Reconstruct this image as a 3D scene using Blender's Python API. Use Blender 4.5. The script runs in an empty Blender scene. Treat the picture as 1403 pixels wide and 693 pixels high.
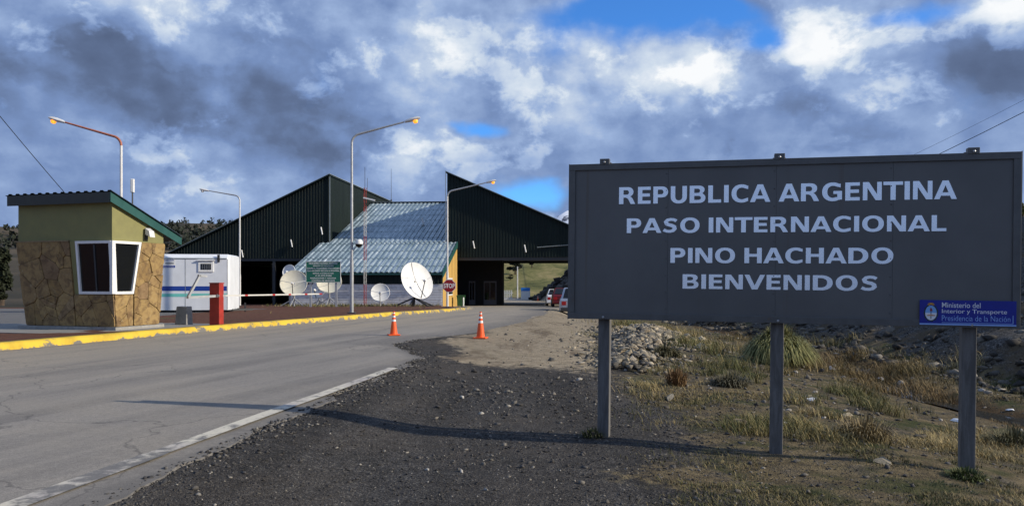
import bpy, bmesh, math, random
import numpy as np
from mathutils import Vector, Matrix

random.seed(7)
RNG = np.random.default_rng(7)
sc = bpy.context.scene
C = sc.collection

# ------------------------------------------------------------------ camera
F, HZ, CX, CAMH = 1091.2, 385.0, 701.5, 1.65
cam_d = bpy.data.cameras.new('camera')
cam_d.lens, cam_d.sensor_width = 28.0, 36.0
cam_d.shift_y = (HZ - 346.5) / 1403.0
cam_d.clip_start, cam_d.clip_end = 0.1, 20000
cam = bpy.data.objects.new('camera', cam_d)
C.objects.link(cam)
cam.location = (0, 0, CAMH)
cam.rotation_euler = (math.radians(90), 0, 0)
sc.camera = cam

# ------------------------------------------------------------------ exposure
sc.view_settings.view_transform = 'Standard'
sc.view_settings.look = 'None'
sc.view_settings.exposure = 0.0
sc.view_settings.gamma = 1.0
sc.view_settings.use_curve_mapping = False
sc.cycles.use_denoising = True
sc.cycles.max_bounces = 6

# ------------------------------------------------------------------ sun
EL = math.radians(26.0)
SH = Vector((-0.9823, 0.1874, 0)).normalized()          # where shadows fall
sun_d = bpy.data.lights.new('sun', 'SUN')
sun_d.energy = 5.0
sun_d.angle = math.radians(0.53)
sun_d.color = (1.0, 0.90, 0.74)
sun = bpy.data.objects.new('sun', sun_d)
C.objects.link(sun)
ldir = Vector((SH.x * math.cos(EL), SH.y * math.cos(EL), -math.sin(EL)))
sun.rotation_euler = ldir.to_track_quat('-Z', 'Y').to_euler()
sun.location = (20, -5, 30)


# ------------------------------------------------------------------ node helper
class NT:
    def __init__(self, tree):
        self.t = tree
        self.n = tree.nodes
        self.l = tree.links

    def node(self, kind, **kw):
        nd = self.n.new(kind)
        for k, v in kw.items():
            setattr(nd, k, v)
        return nd

    def put(self, sock, v):
        if isinstance(v, bpy.types.NodeSocket):
            self.l.new(v, sock)
        elif v is not None:
            if hasattr(sock, 'default_value'):
                d = sock.default_value
                if hasattr(d, '__len__') and len(d) == 4 and hasattr(v, '__len__') and len(v) == 3:
                    v = (*v, 1.0)
                sock.default_value = v

    def math(self, op, a, b=None, c=None, clamp=False):
        nd = self.node('ShaderNodeMath', operation=op, use_clamp=clamp)
        self.put(nd.inputs[0], a)
        if b is not None: self.put(nd.inputs[1], b)
        if c is not None: self.put(nd.inputs[2], c)
        return nd.outputs[0]

    def vmath(self, op, a, b=None, scale=None):
        nd = self.node('ShaderNodeVectorMath', operation=op)
        self.put(nd.inputs[0], a)
        if b is not None: self.put(nd.inputs[1], b)
        if scale is not None: self.put(nd.inputs['Scale'], scale)
        return nd.outputs['Value'] if op in ('LENGTH', 'DOT_PRODUCT', 'DISTANCE') else nd.outputs[0]

    def noise(self, vec, scale, detail=4, rough=0.55, dist=0.0, out='Fac'):
        nd = self.node('ShaderNodeTexNoise')
        if vec is not None: self.l.new(vec, nd.inputs['Vector'])
        nd.inputs['Scale'].default_value = scale
        nd.inputs['Detail'].default_value = detail
        nd.inputs['Roughness'].default_value = rough
        nd.inputs['Distortion'].default_value = dist
        return nd.outputs[out]

    def voronoi(self, vec, scale, feature='F1', out='Distance', rnd=1.0):
        nd = self.node('ShaderNodeTexVoronoi', feature=feature)
        if vec is not None: self.l.new(vec, nd.inputs['Vector'])
        nd.inputs['Scale'].default_value = scale
        nd.inputs['Randomness'].default_value = rnd
        return nd.outputs[out]

    def ramp(self, fac, stops, interp='LINEAR'):
        nd = self.node('ShaderNodeValToRGB')
        cr = nd.color_ramp
        cr.interpolation = interp
        while len(cr.elements) < len(stops): cr.elements.new(0.5)
        for e, (p, c) in zip(cr.elements, stops):
            e.position = p
            e.color = (c, c, c, 1) if isinstance(c, (int, float)) else (*c[:3], 1)
        self.put(nd.inputs[0], fac)
        return nd.outputs[0]

    def mix(self, fac, a, b, blend='MIX'):
        nd = self.node('ShaderNodeMix', data_type='RGBA', blend_type=blend)
        self.put(nd.inputs[0], fac)
        self.put(nd.inputs[6], a)
        self.put(nd.inputs[7], b)
        return nd.outputs[2]

    def maprange(self, v, a, b, c=0.0, d=1.0, smooth=True):
        nd = self.node('ShaderNodeMapRange', interpolation_type='SMOOTHSTEP' if smooth else 'LINEAR')
        self.put(nd.inputs[0], v)
        for i, x in enumerate((a, b, c, d)): self.put(nd.inputs[i + 1], x)
        return nd.outputs[0]

    def bump(self, height, strength, dist=0.02):
        nd = self.node('ShaderNodeBump')
        nd.inputs['Strength'].default_value = strength
        nd.inputs['Distance'].default_value = dist
        self.l.new(height, nd.inputs['Height'])
        return nd.outputs[0]

    def coord(self, which='Object'):
        return self.node('ShaderNodeTexCoord').outputs[which]

    def geo_pos(self):
        return self.node('ShaderNodeNewGeometry').outputs['Position']

    def attr(self, name, out='Fac'):
        nd = self.node('ShaderNodeAttribute', attribute_name=name)
        return nd.outputs[out]

    def scaled(self, vec, s, loc=(0, 0, 0)):
        nd = self.node('ShaderNodeMapping')
        self.l.new(vec, nd.inputs[0])
        nd.inputs['Scale'].default_value = s
        nd.inputs['Location'].default_value = loc
        return nd.outputs[0]


# ------------------------------------------------------------------ sky: Nishita behind broken stratocumulus
world = bpy.data.worlds.new('World')
sc.world = world
world.use_nodes = True
W = NT(world.node_tree)
W.n.clear()
d = W.coord('Generated')
sky = W.node('ShaderNodeTexSky', sky_type='NISHITA')
sky.sun_disc = False
sky.sun_elevation = EL
sky.sun_rotation = math.atan2(-SH.x, -SH.y)
sky.altitude = 1800
sky.air_density, sky.dust_density, sky.ozone_density = 1.0, 0.4, 2.0
sep = W.node('ShaderNodeSeparateXYZ')
W.l.new(d, sep.inputs[0])
dx, dy, dz = sep.outputs
az = W.math('ARCTAN2', dx, dy)
el = W.math('ARCSINE', dz)
zc = W.math('ADD', W.math('MAXIMUM', dz, 0.0), 0.13)
comb = W.node('ShaderNodeCombineXYZ')
W.l.new(W.math('DIVIDE', dx, zc), comb.inputs[0])
W.l.new(W.math('DIVIDE', dy, zc), comb.inputs[1])
comb.inputs[2].default_value = 3.7
plane = comb.outputs[0]
comb2 = W.node('ShaderNodeCombineXYZ')
W.l.new(az, comb2.inputs[0])
W.l.new(W.math('MULTIPLY', el, 1.35), comb2.inputs[1])
comb2.inputs[2].default_value = 1.3
sph = comb2.outputs[0]
wn = W.noise(sph, 7.0, 4, 0.5, out='Color')
wsep = W.node('ShaderNodeSeparateColor')
W.l.new(wn, wsep.inputs[0])
azw = W.math('MULTIPLY_ADD', W.math('SUBTRACT', wsep.outputs[0], 0.5), 0.14, az)
elw = W.math('MULTIPLY_ADD', W.math('SUBTRACT', wsep.outputs[1], 0.5), 0.09, el)


def blob(px, py, rx, ry, amp):
    a0 = math.atan((px - CX) / F)
    e0 = math.atan((HZ - py) / F * math.cos(a0))
    u = W.math('DIVIDE', W.math('SUBTRACT', azw, a0), rx / F)
    v = W.math('DIVIDE', W.math('SUBTRACT', elw, e0), ry / F)
    r2 = W.math('ADD', W.math('MULTIPLY', u, u), W.math('MULTIPLY', v, v))
    return W.math('MULTIPLY', W.math('EXPONENT', W.math('MULTIPLY', r2, -1.0)), amp)


def total(items):
    s = None
    for it in items:
        b = blob(*it)
        s = b if s is None else W.math('ADD', s, b)
    return s


shade = total([
    (190, 12, 110, 36, 0.20), (570, 70, 200, 60, 0.22), (560, 228, 70, 40, 0.24), (640, 188, 110, 24, 0.24),
    (900, 100, 140, 42, 0.26), (965, 85, 44, 36, 0.20), (1135, 32, 66, 36, 0.38), (1195, 125, 70, 28, 0.20), (1370, 6, 90, 22, 0.36),
    (150, 180, 110, 22, 0.10), (250, 215, 60, 18, 0.12), (340, 255, 70, 16, 0.12), (200, 262, 50, 10, 0.10), (720, 60, 60, 50, 0.10)])
dark = total([
    (20, 75, 200, 34, 0.26), (200, 108, 140, 42, 0.42), (330, 150, 110, 48, 0.46), (420, 195, 110, 44, 0.50), (500, 215, 60, 30, 0.22),
    (1000, 165, 120, 40, 0.16), (1090, 125, 70, 36, 0.18), (1340, 100, 130, 55, 0.34), (1390, 60, 80, 40, 0.20), (1150, 195, 160, 20, 0.16), (690, 212, 80, 16, 0.26),
    (60, 225, 200, 9, 0.16), (150, 285, 220, 10, 0.14), (850, 200, 120, 18, 0.14)])
hole = total([
    (850, 24, 130, 44, 1.05), (1055, 44, 40, 22, 0.75), (985, 8, 110, 18, 0.5), (655, 162, 46, 12, 0.7), (735, 262, 60, 26, 0.75),
    (1255, 10, 90, 18, 0.55), (545, 170, 22, 10, 0.2)])
fb = W.noise(plane, 0.9, 6, 0.5, 0.0)
fs = W.noise(sph, 6.8, 12, 0.55, 0.0)
f2 = W.noise(W.vmath('ADD', sph, (0.018, 0.014, 0.0)), 6.8, 12, 0.55, 0.0)
relief = W.math('SUBTRACT', fs, f2)                     # sunward side against shaded side of the puffs
nz = W.math('SUBTRACT', fs, 0.5)
bn = W.math('MULTIPLY_ADD', nz, 0.80, shade)
dn = W.math('MULTIPLY_ADD', nz, 0.50, dark)
S = W.math('MULTIPLY_ADD', W.maprange(bn, -0.06, 0.48), 0.36, 0.45)
S = W.math('MULTIPLY_ADD', W.maprange(dn, 0.08, 0.46), -0.18, S)
S = W.math('MULTIPLY_ADD', W.math('SUBTRACT', fb, 0.5), 0.12, S)
S = W.math('MULTIPLY_ADD', nz, 0.16, S)
S = W.math('MULTIPLY_ADD', relief, 0.70, S)
puff = W.math('MULTIPLY_ADD', shade, 0.50, W.noise(W.vmath('ADD', sph, W.vmath('SCALE', wn, scale=0.05)), 12.0, 12, 0.60, 0.0))
S = W.math('MULTIPLY_ADD', W.maprange(puff, 0.57, 0.68), 0.20, S)          # crisp sunlit heads
base = W.math('MULTIPLY_ADD', dark, 0.45, W.noise(W.vmath('ADD', sph, W.vmath('SCALE', wn, scale=0.07)), 9.0, 12, 0.58, 0.0))
S = W.math('MULTIPLY_ADD', W.maprange(base, 0.60, 0.69), -0.07, S)         # ragged shaded bases
K = 10.0
cloud = W.ramp(S, [(0.0, (0.075, 0.105, 0.185)), (0.2, (0.118, 0.168, 0.295)), (0.40, (0.19, 0.285, 0.52)), (0.58, (0.33, 0.45, 0.70)),
                   (0.8, (0.63, 0.72, 0.84)), (1.0, (0.95, 0.97, 0.99))])
cloud = W.vmath('SCALE', cloud, scale=K)
cov = W.math('ADD', W.math('MULTIPLY_ADD', nz, 1.5, W.math('SUBTRACT', 1.04, hole)), W.math('MULTIPLY', W.math('SUBTRACT', fb, 0.5), 0.5))
cov = W.maprange(cov, 0.16, 0.80)
blue = W.mix(1.0, sky.outputs[0], (0.40, 0.86, 1.40, 1), 'MULTIPLY')
blue = W.vmath('SCALE', blue, scale=1.5)
skycol = W.mix(cov, blue, cloud)
bg = W.node('ShaderNodeBackground')
W.l.new(skycol, bg.inputs[0])
bg.inputs[1].default_value = 0.1
wo = W.node('ShaderNodeOutputWorld')
W.l.new(bg.outputs[0], wo.inputs[0])
try:
    world.cycles.sampling_method = 'MANUAL'
    world.cycles.sample_map_resolution = 512
except Exception:
    pass


# ------------------------------------------------------------------ materials
MATS = {}


def new_mat(name):
    m = bpy.data.materials.new(name)
    m.use_nodes = True
    t = NT(m.node_tree)
    b = t.n['Principled BSDF']
    MATS[name] = m
    return m, t, b


def mk(name, col, rough=0.7, var=0.15, scale=6.0, bump=0.0, bscale=60.0, metal=0.0, spec=0.5, stain=None, obj_rand=0.0, coord='Object', stretch=(1, 1, 1)):
    m, t, b = new_mat(name)
    co = t.coord(coord)
    if stretch != (1, 1, 1): co = t.scaled(co, stretch)
    n = t.noise(co, scale, 6, 0.6)
    k = t.maprange(n, 0.3, 0.7, 1 - var, 1 + var, smooth=False)
    c = t.mix(1.0, (*col, 1), k, 'MULTIPLY')
    if obj_rand:
        oi = t.node('ShaderNodeObjectInfo').outputs['Random']
        c = t.mix(1.0, c, t.maprange(oi, 0, 1, 1 - obj_rand, 1 + obj_rand, smooth=False), 'MULTIPLY')
    if stain:
        scol, amt, ss, lo, hi = stain
        sn = t.maprange(t.noise(co, ss, 7, 0.65, 0.4), lo, hi)
        c = t.mix(t.math('MULTIPLY', sn, amt), c, (*scol, 1))
    t.put(b.inputs['Base Color'], c)
    t.put(b.inputs['Roughness'], t.maprange(n, 0.3, 0.7, rough * 0.9, min(1, rough * 1.1), smooth=False))
    b.inputs['Metallic'].default_value = metal
    b.inputs['Specular IOR Level'].default_value = spec
    if bump:
        t.put(b.inputs['Normal'], t.bump(t.noise(t.coord(coord), bscale, 5, 0.6), bump, 0.01))
    return m


m, t, b = new_mat('sign_grey')
co = t.coord()
n = t.noise(co, 1.1, 6, 0.6)
c = t.mix(1.0, (0.112, 0.110, 0.107, 1), t.maprange(n, 0.3, 0.7, 0.86, 1.16, smooth=False), 'MULTIPLY')
fine = t.noise(t.scaled(co, (7.0, 1.0, 0.10)), 1.2, 5, 0.6)
c = t.mix(t.math('MULTIPLY', t.maprange(fine, 0.62, 0.76), 0.45), c, (0.095, 0.066, 0.042, 1))
c = t.mix(t.math('MULTIPLY', t.maprange(t.noise(co, 4.0, 8, 0.7), 0.60, 0.72), 0.35), c, (0.11, 0.105, 0.098, 1))
t.put(b.inputs['Base Color'], c)
b.inputs['Roughness'].default_value = 0.5
t.put(b.inputs['Normal'], t.bump(t.noise(co, 2.2, 3, 0.5), 0.10, 0.04))
mk('sign_frame', (0.095, 0.094, 0.092), 0.5, 0.18, 9.0, 0.05, 40, stain=((0.12, 0.07, 0.04), 0.5, 6, 0.58, 0.75))
mk('letter_white', (0.93, 0.96, 1.0), 0.28, 0.05, 60.0, metal=0.8)   # reflective sheeting
mk('post_wood', (0.13, 0.125, 0.12), 0.85, 0.4, 5.0, 0.35, 30, stain=((0.08, 0.075, 0.07), 0.7, 4, 0.45, 0.62), stretch=(4, 4, 0.5))
mk('bolt_steel', (0.38, 0.38, 0.38), 0.45, 0.1, metal=0.6)
mk('plaque_blue', (0.006, 0.014, 0.26), 0.35, 0.08, 12)
mk('plaque_lightblue', (0.26, 0.42, 0.80), 0.4, 0.05)
mk('emblem_sky', (0.20, 0.42, 0.78), 0.4, 0.05)
mk('emblem_white', (0.75, 0.76, 0.8), 0.4, 0.05)
mk('emblem_gold', (0.62, 0.30, 0.03), 0.4, 0.1)
mk('emblem_laurel', (0.012, 0.03, 0.03), 0.5, 0.1)
mk('emblem_red', (0.28, 0.03, 0.015), 0.5, 0.1)
mk('emblem_skin', (0.55, 0.30, 0.18), 0.5, 0.1)
mk('clad_green', (0.006, 0.014, 0.012), 0.55, 0.3, 1.3, spec=0.25, stain=((0.014, 0.024, 0.021), 0.5, 0.6, 0.5, 0.75), stretch=(1, 1, 0.25))
mk('flashing', (0.30, 0.33, 0.33), 0.4, 0.1, metal=0.3)
mk('trim_teal', (0.016, 0.078, 0.070), 0.45, 0.15, 3)
mk('clad_white', (0.78, 0.78, 0.77), 0.5, 0.12, 2.0, stain=((0.25, 0.24, 0.22), 0.4, 3, 0.5, 0.7))
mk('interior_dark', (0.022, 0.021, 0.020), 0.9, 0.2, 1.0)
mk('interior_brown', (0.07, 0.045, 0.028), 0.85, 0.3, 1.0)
mk('steel_dark', (0.035, 0.037, 0.04), 0.55, 0.2, 4)
mk('yellow_wood', (0.50, 0.31, 0.085), 0.65, 0.22, 4.0, 0.15, 30, obj_rand=0.12, stretch=(6, 6, 0.6))
mk('concrete', (0.30, 0.29, 0.27), 0.9, 0.22, 5.0, 0.3, 60, stain=((0.14, 0.135, 0.12), 0.6, 3, 0.5, 0.7))
mk('concrete_floor', (0.22, 0.215, 0.20), 0.9, 0.2, 2.0, 0.2, 60)
mk('olive_plaster', (0.215, 0.205, 0.083), 0.85, 0.10, 3.0, 0.12, 120, stain=((0.16, 0.14, 0.05), 0.4, 2.0, 0.55, 0.75))
mk('mortar', (0.24, 0.18, 0.095), 0.95, 0.2, 20.0, 0.3, 100)
mk('frame_white', (0.78, 0.78, 0.76), 0.4, 0.05, 8)
mk('roof_dark', (0.022, 0.032, 0.028), 0.5, 0.2, 5)
mk('fascia_dark', (0.040, 0.045, 0.038), 0.6, 0.2, 5)
mk('trailer_white', (0.72, 0.75, 0.79), 0.38, 0.06, 2.0, 0.02, 4, stain=((0.45, 0.42, 0.36), 0.3, 1.5, 0.6, 0.8))
mk('stripe_blue', (0.012, 0.05, 0.30), 0.35, 0.06)
mk('stripe_teal', (0.16, 0.55, 0.50), 0.35, 0.06)
mk('rubber', (0.018, 0.018, 0.019), 0.8, 0.2)
mk('pole_white', (0.66, 0.66, 0.65), 0.45, 0.1, 3.0, stain=((0.30, 0.15, 0.09), 0.5, 5, 0.58, 0.72))
mk('pole_rust', (0.36, 0.12, 0.07), 0.6, 0.25, 8.0)
mk('pole_galv', (0.42, 0.43, 0.44), 0.45, 0.12, 6.0, metal=0.4)
mk('lamp_head', (0.60, 0.60, 0.60), 0.4, 0.08)
mk('dish_white', (0.76, 0.76, 0.74), 0.42, 0.05, 3.0, stain=((0.5, 0.48, 0.42), 0.35, 2.5, 0.55, 0.8))
mk('dish_cream', (0.68, 0.65, 0.53), 0.5, 0.07, 3.0, stain=((0.42, 0.38, 0.28), 0.5, 2.0, 0.5, 0.8))
mk('red_paint', (0.34, 0.028, 0.018), 0.5, 0.25, 6.0, stain=((0.16, 0.03, 0.02), 0.5, 4, 0.5, 0.7))
mk('red_band', (0.38, 0.02, 0.02), 0.5, 0.15)
mk('white_paint', (0.55, 0.54, 0.51), 0.5, 0.1, 5)
mk('stop_red', (0.30, 0.008, 0.012), 0.4, 0.1)
mk('green_board', (0.012, 0.13, 0.085), 0.45, 0.1)
mk('cone_orange', (0.82, 0.105, 0.012), 0.5, 0.10, 6.0, stain=((0.35, 0.06, 0.02), 0.5, 6, 0.55, 0.75))
mk('cone_white', (0.78, 0.78, 0.76), 0.45, 0.08)
mk('bark', (0.07, 0.05, 0.035), 0.95, 0.3, 6, 0.4, 20)
mk('cable', (0.012, 0.012, 0.012), 0.6)
mk('bin_green', (0.02, 0.10, 0.035), 0.5, 0.15)
mk('board_blue', (0.02, 0.20, 0.62), 0.4)
mk('paint_silver', (0.42, 0.45, 0.50), 0.28, 0.03, metal=0.6)
mk('paint_red', (0.13, 0.008, 0.012), 0.25, 0.03)
mk('paint_white', (0.75, 0.76, 0.77), 0.25, 0.03)
mk('tail_red', (0.35, 0.008, 0.008), 0.2, 0.03)
mk('chrome', (0.7, 0.7, 0.7), 0.15, 0.02, metal=1.0)
mk('plastic_white', (0.8, 0.8, 0.8), 0.4, 0.08, 20)
mk('roller', (0.13, 0.13, 0.14), 0.6, 0.1)

# dark window glass
m, t, b = new_mat('glass_dark')
b.inputs['Base Color'].default_value = (0.008, 0.009, 0.010, 1)
b.inputs['Roughness'].default_value = 0.06
b.inputs['Specular IOR Level'].default_value = 0.45
t.put(b.inputs['Normal'], t.bump(t.noise(t.coord(), 1.5, 2), 0.03, 0.02))

# lit sodium lens
m, t, b = new_mat('lamp_orange')
b.inputs['Base Color'].default_value = (0.8, 0.3, 0.03, 1)
b.inputs['Emission Color'].default_value = (1.0, 0.36, 0.03, 1)
b.inputs['Emission Strength'].default_value = 1.3

# galvanised roof, weathered teal-blue sheets
m, t, b = new_mat('roof_teal')
co = t.coord()
n1 = t.noise(t.scaled(co, (2.2, 0.22, 0.22)), 2.2, 6, 0.6)
n2 = t.noise(t.scaled(co, (1, 1, 1)), 0.5, 4, 0.6)
c = t.ramp(n1, [(0.28, (0.13, 0.19, 0.22)), (0.5, (0.28, 0.36, 0.40)), (0.68, (0.55, 0.62, 0.65))])
c = t.mix(t.math('MULTIPLY', t.maprange(n2, 0.4, 0.7), 0.6), c, (0.19, 0.26, 0.30, 1))
wv = t.node('ShaderNodeTexWave', wave_type='BANDS', bands_direction='Y')
t.l.new(co, wv.inputs['Vector'])
wv.inputs['Scale'].default_value = 0.16
wv.inputs['Distortion'].default_value = 0.4
c = t.mix(t.maprange(wv.outputs['Fac'], 0.97, 1.0), c, (0.06, 0.10, 0.11, 1))
t.put(b.inputs['Base Color'], c)
b.inputs['Roughness'].default_value = 0.42
b.inputs['Metallic'].default_value = 0.25

# flagstone, a tone per stone
m, t, b = new_mat('flagstone')
co = t.coord()
oi = t.node('ShaderNodeObjectInfo').outputs['Random']
c = t.ramp(oi, [(0.0, (0.24, 0.15, 0.052)), (0.3, (0.29, 0.19, 0.070)), (0.55, (0.34, 0.23, 0.09)), (0.75, (0.27, 0.175, 0.072)), (0.9, (0.23, 0.145, 0.07)), (1.0, (0.31, 0.22, 0.11))])
n = t.noise(co, 5.0, 7, 0.65, 0.6)
c = t.mix(t.maprange(n, 0.38, 0.72), c, (0.12, 0.07, 0.03, 1))
c = t.mix(t.math('MULTIPLY', t.maprange(t.noise(co, 9, 5, 0.6), 0.55, 0.75), 0.6), c, (0.36, 0.29, 0.16, 1))
t.put(b.inputs['Base Color'], c)
b.inputs['Roughness'].default_value = 0.8
t.put(b.inputs['Normal'], t.bump(n, 0.5, 0.02))

# tinted scatter materials
for nm, rough in (('tint_stone', 0.9), ('tint_leaf', 0.75)):
    m, t, b = new_mat(nm)
    c = t.attr('tint', 'Color')
    if nm == 'tint_stone':
        n = t.noise(t.geo_pos(), 30.0, 4, 0.6)
        c = t.mix(1.0, c, t.maprange(n, 0.3, 0.7, 0.75, 1.25, smooth=False), 'MULTIPLY')
        t.put(b.inputs['Normal'], t.bump(n, 0.4, 0.02))
    t.put(b.inputs['Base Color'], c)
    b.inputs['Roughness'].default_value = rough
    b.inputs['Specular IOR Level'].default_value = 0.25
m, t, b = new_mat('rock')
co = t.coord()
oi = t.node('ShaderNodeObjectInfo').outputs['Random']
c = t.ramp(oi, [(0.0, (0.12, 0.112, 0.10)), (0.3, (0.22, 0.195, 0.15)), (0.6, (0.34, 0.29, 0.20)), (0.8, (0.28, 0.21, 0.125)), (1.0, (0.42, 0.38, 0.31))])
n = t.noise(co, 7.0, 7, 0.65)
c = t.mix(1.0, c, t.maprange(n, 0.3, 0.7, 0.65, 1.3, smooth=False), 'MULTIPLY')
t.put(b.inputs['Base Color'], c)
b.inputs['Roughness'].default_value = 0.9
t.put(b.inputs['Normal'], t.bump(n, 0.6, 0.03))

# asphalt
m, t, b = new_mat('asphalt')
p = t.geo_pos()
rot = t.node('ShaderNodeMapping')
t.l.new(p, rot.inputs[0])
rot.inputs['Rotation'].default_value = (0, 0, math.radians(16))
lane = t.scaled(rot.outputs[0], (1.0, 0.07, 1.0))
n1 = t.noise(lane, 1.6, 6, 0.62, 0.3)
n2 = t.noise(p, 0.35, 5, 0.6, 0.3)
n3 = t.noise(p, 90.0, 3, 0.6)
n4 = t.voronoi(p, 130.0)
c = t.ramp(n1, [(0.3, (0.150, 0.138, 0.124)), (0.5, (0.212, 0.195, 0.173)), (0.7, (0.280, 0.254, 0.218))])
c = t.mix(t.math('MULTIPLY', t.maprange(n2, 0.45, 0.68), 0.6), c, (0.275, 0.245, 0.20, 1))
dustside = t.attr('dust')
c = t.mix(t.math('MULTIPLY', dustside, t.maprange(n1, 0.3, 0.62, 0.35, 0.9)), c, (0.30, 0.255, 0.19, 1))
c = t.mix(1.0, c, t.maprange(n3, 0.3, 0.7, 0.72, 1.28, smooth=False), 'MULTIPLY')
oil = t.maprange(t.noise(t.scaled(rot.outputs[0], (1.0, 0.25, 1.0)), 0.8, 7, 0.7, 0.6), 0.60, 0.74)
c = t.mix(t.math('MULTIPLY', oil, 0.55), c, (0.085, 0.080, 0.074, 1))
c = t.mix(1.0, c, t.maprange(t.noise(p, 22.0, 5, 0.7), 0.3, 0.7, 0.84, 1.16, smooth=False), 'MULTIPLY')
cr = t.voronoi(t.vmath('ADD', p, t.vmath('SCALE', t.noise(p, 1.2, 4, out='Color'), scale=0.9)), 0.28, 'DISTANCE_TO_EDGE')
c = t.mix(t.math('MULTIPLY', t.maprange(cr, 0.0, 0.006, 1.0, 0.0), 0.5), c, (0.05, 0.047, 0.044, 1))
edge = t.attr('edge')
c = t.mix(t.math('MULTIPLY', edge, t.maprange(t.noise(p, 9, 6, 0.65), 0.30, 0.62, 0.35, 1.0)), c, (0.125, 0.116, 0.105, 1))
spk = t.maprange(n4, 0.08, 0.2, 1.0, 0.0)
c = t.mix(t.math('MULTIPLY', spk, 0.18), c, (0.3, 0.28, 0.25, 1))
t.put(b.inputs['Base Color'], c)
b.inputs['Roughness'].default_value = 0.85
b.inputs['Specular IOR Level'].default_value = 0.3
t.put(b.inputs['Normal'], t.bump(t.math('ADD', n3, t.math('MULTIPLY', n4, -0.5)), 0.35, 0.008))

# worn road paint
for nm, col, lo, hi in (('line_paint', (0.56, 0.52, 0.42), 0.34, 0.52), ('kerb_paint', (0.64, 0.44, 0.035), 0.30, 0.40)):
    m, t, b = new_mat(nm)
    p = t.geo_pos()
    n = t.noise(p, 5.0 if nm == 'line_paint' else 3.0, 8, 0.68, 0.3)
    wear = t.attr('wear')
    k = t.maprange(t.math('SUBTRACT', n, t.math('MULTIPLY', wear, 0.30)), lo, hi)
    under = t.mix(t.noise(p, 40, 3), (0.10, 0.095, 0.09, 1), (0.20, 0.19, 0.175, 1))
    top = t.mix(t.maprange(t.noise(p, 1.7, 5, 0.6), 0.4, 0.7), (*col, 1), (col[0] * 0.72, col[1] * 0.70, col[2] * 0.8, 1))
    t.put(b.inputs['Base Color'], t.mix(k, under, top))
    b.inputs['Roughness'].default_value = 0.8
    t.put(b.inputs['Normal'], t.bump(t.noise(p, 80, 4), 0.3, 0.01))

# ground: gravel / dirt / grass soil / red soil / scree / hill, weighted per vertex
m, t, b = new_mat('ground')
p = t.geo_pos()
nA, nB, nC = t.noise(p, 0.5, 6, 0.6, 0.3), t.noise(p, 6.0, 6, 0.65), t.noise(p, 45.0, 4, 0.65)
v1 = t.voronoi(p, 34.0, out='Color')
v1d = t.voronoi(p, 34.0)
v2d = t.voronoi(p, 85.0)
v2 = t.voronoi(p, 85.0, out='Color')
g1 = t.node('ShaderNodeSeparateColor'); t.l.new(v1, g1.inputs[0])
g2 = t.node('ShaderNodeSeparateColor'); t.l.new(v2, g2.inputs[0])
grav = t.ramp(g2.outputs[0], [(0.0, (0.030, 0.028, 0.027)), (0.5, (0.050, 0.047, 0.045)), (0.85, (0.082, 0.077, 0.071)), (1.0, (0.16, 0.148, 0.13))])
grav = t.mix(1.0, grav, t.maprange(nB, 0.3, 0.7, 0.62, 1.35, smooth=False), 'MULTIPLY')
track = t.noise(t.scaled(p, (1.0, 0.10, 1.0)), 1.3, 6, 0.65, 0.3)
grav = t.mix(1.0, grav, t.maprange(track, 0.32, 0.68, 0.62, 1.3, smooth=False), 'MULTIPLY')
grav = t.mix(t.math('MULTIPLY', t.maprange(nA, 0.46, 0.72), 0.45), grav, (0.105, 0.088, 0.070, 1))
dirt = t.ramp(nB, [(0.3, (0.22, 0.178, 0.120)), (0.55, (0.33, 0.272, 0.190)), (0.75, (0.42, 0.355, 0.262))])
dirt = t.mix(t.math('MULTIPLY', t.maprange(t.noise(t.scaled(p, (1, 0.35, 1)), 0.7, 7, 0.68, 0.6), 0.50, 0.62), 0.8), dirt, (0.14, 0.105, 0.07, 1))
grass = t.ramp(nB, [(0.28, (0.050, 0.040, 0.024)), (0.5, (0.125, 0.098, 0.055)), (0.72, (0.23, 0.18, 0.10))])
grass = t.mix(t.math('MULTIPLY', t.maprange(t.noise(p, 2.3, 6, 0.65), 0.48, 0.62), 0.6), grass, grav)
grass = t.mix(t.maprange(t.noise(p, 1.1, 5, 0.6), 0.48, 0.66), grass, (0.045, 0.052, 0.018, 1))
wet = t.ramp(nB, [(0.3, (0.040, 0.026, 0.014)), (0.6, (0.095, 0.060, 0.028)), (0.8, (0.17, 0.125, 0.065))])
soil = t.ramp(nB, [(0.3, (0.075, 0.034, 0.022)), (0.6, (0.15, 0.072, 0.048)), (0.8, (0.20, 0.12, 0.09))])
soil = t.mix(t.math('MULTIPLY', t.maprange(t.noise(p, 0.45, 5, 0.6), 0.58, 0.70), 0.6), soil, (0.09, 0.09, 0.035, 1))
scree = t.ramp(g1.outputs[0], [(0.0, (0.030, 0.029, 0.028)), (0.6, (0.075, 0.071, 0.066)), (1.0, (0.19, 0.18, 0.165))])
scree = t.mix(t.math('MULTIPLY', t.maprange(t.noise(p, 0.9, 6, 0.65), 0.44, 0.60), 0.85), scree, (0.095, 0.070, 0.040, 1))
hill = t.ramp(t.noise(t.scaled(p, (1, 0.35, 1)), 0.16, 9, 0.72, 0.6), [(0.34, (0.045, 0.055, 0.018)), (0.5, (0.15, 0.145, 0.050)), (0.64, (0.27, 0.22, 0.10))])
far = t.ramp(t.noise(p, 0.011, 9, 0.68, 0.4), [(0.35, (0.024, 0.027, 0.020)), (0.5, (0.062, 0.053, 0.037)), (0.66, (0.15, 0.115, 0.078))])
pave = t.mix(nB, (0.13, 0.13, 0.128, 1), (0.20, 0.195, 0.19, 1))
c = grav
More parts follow.
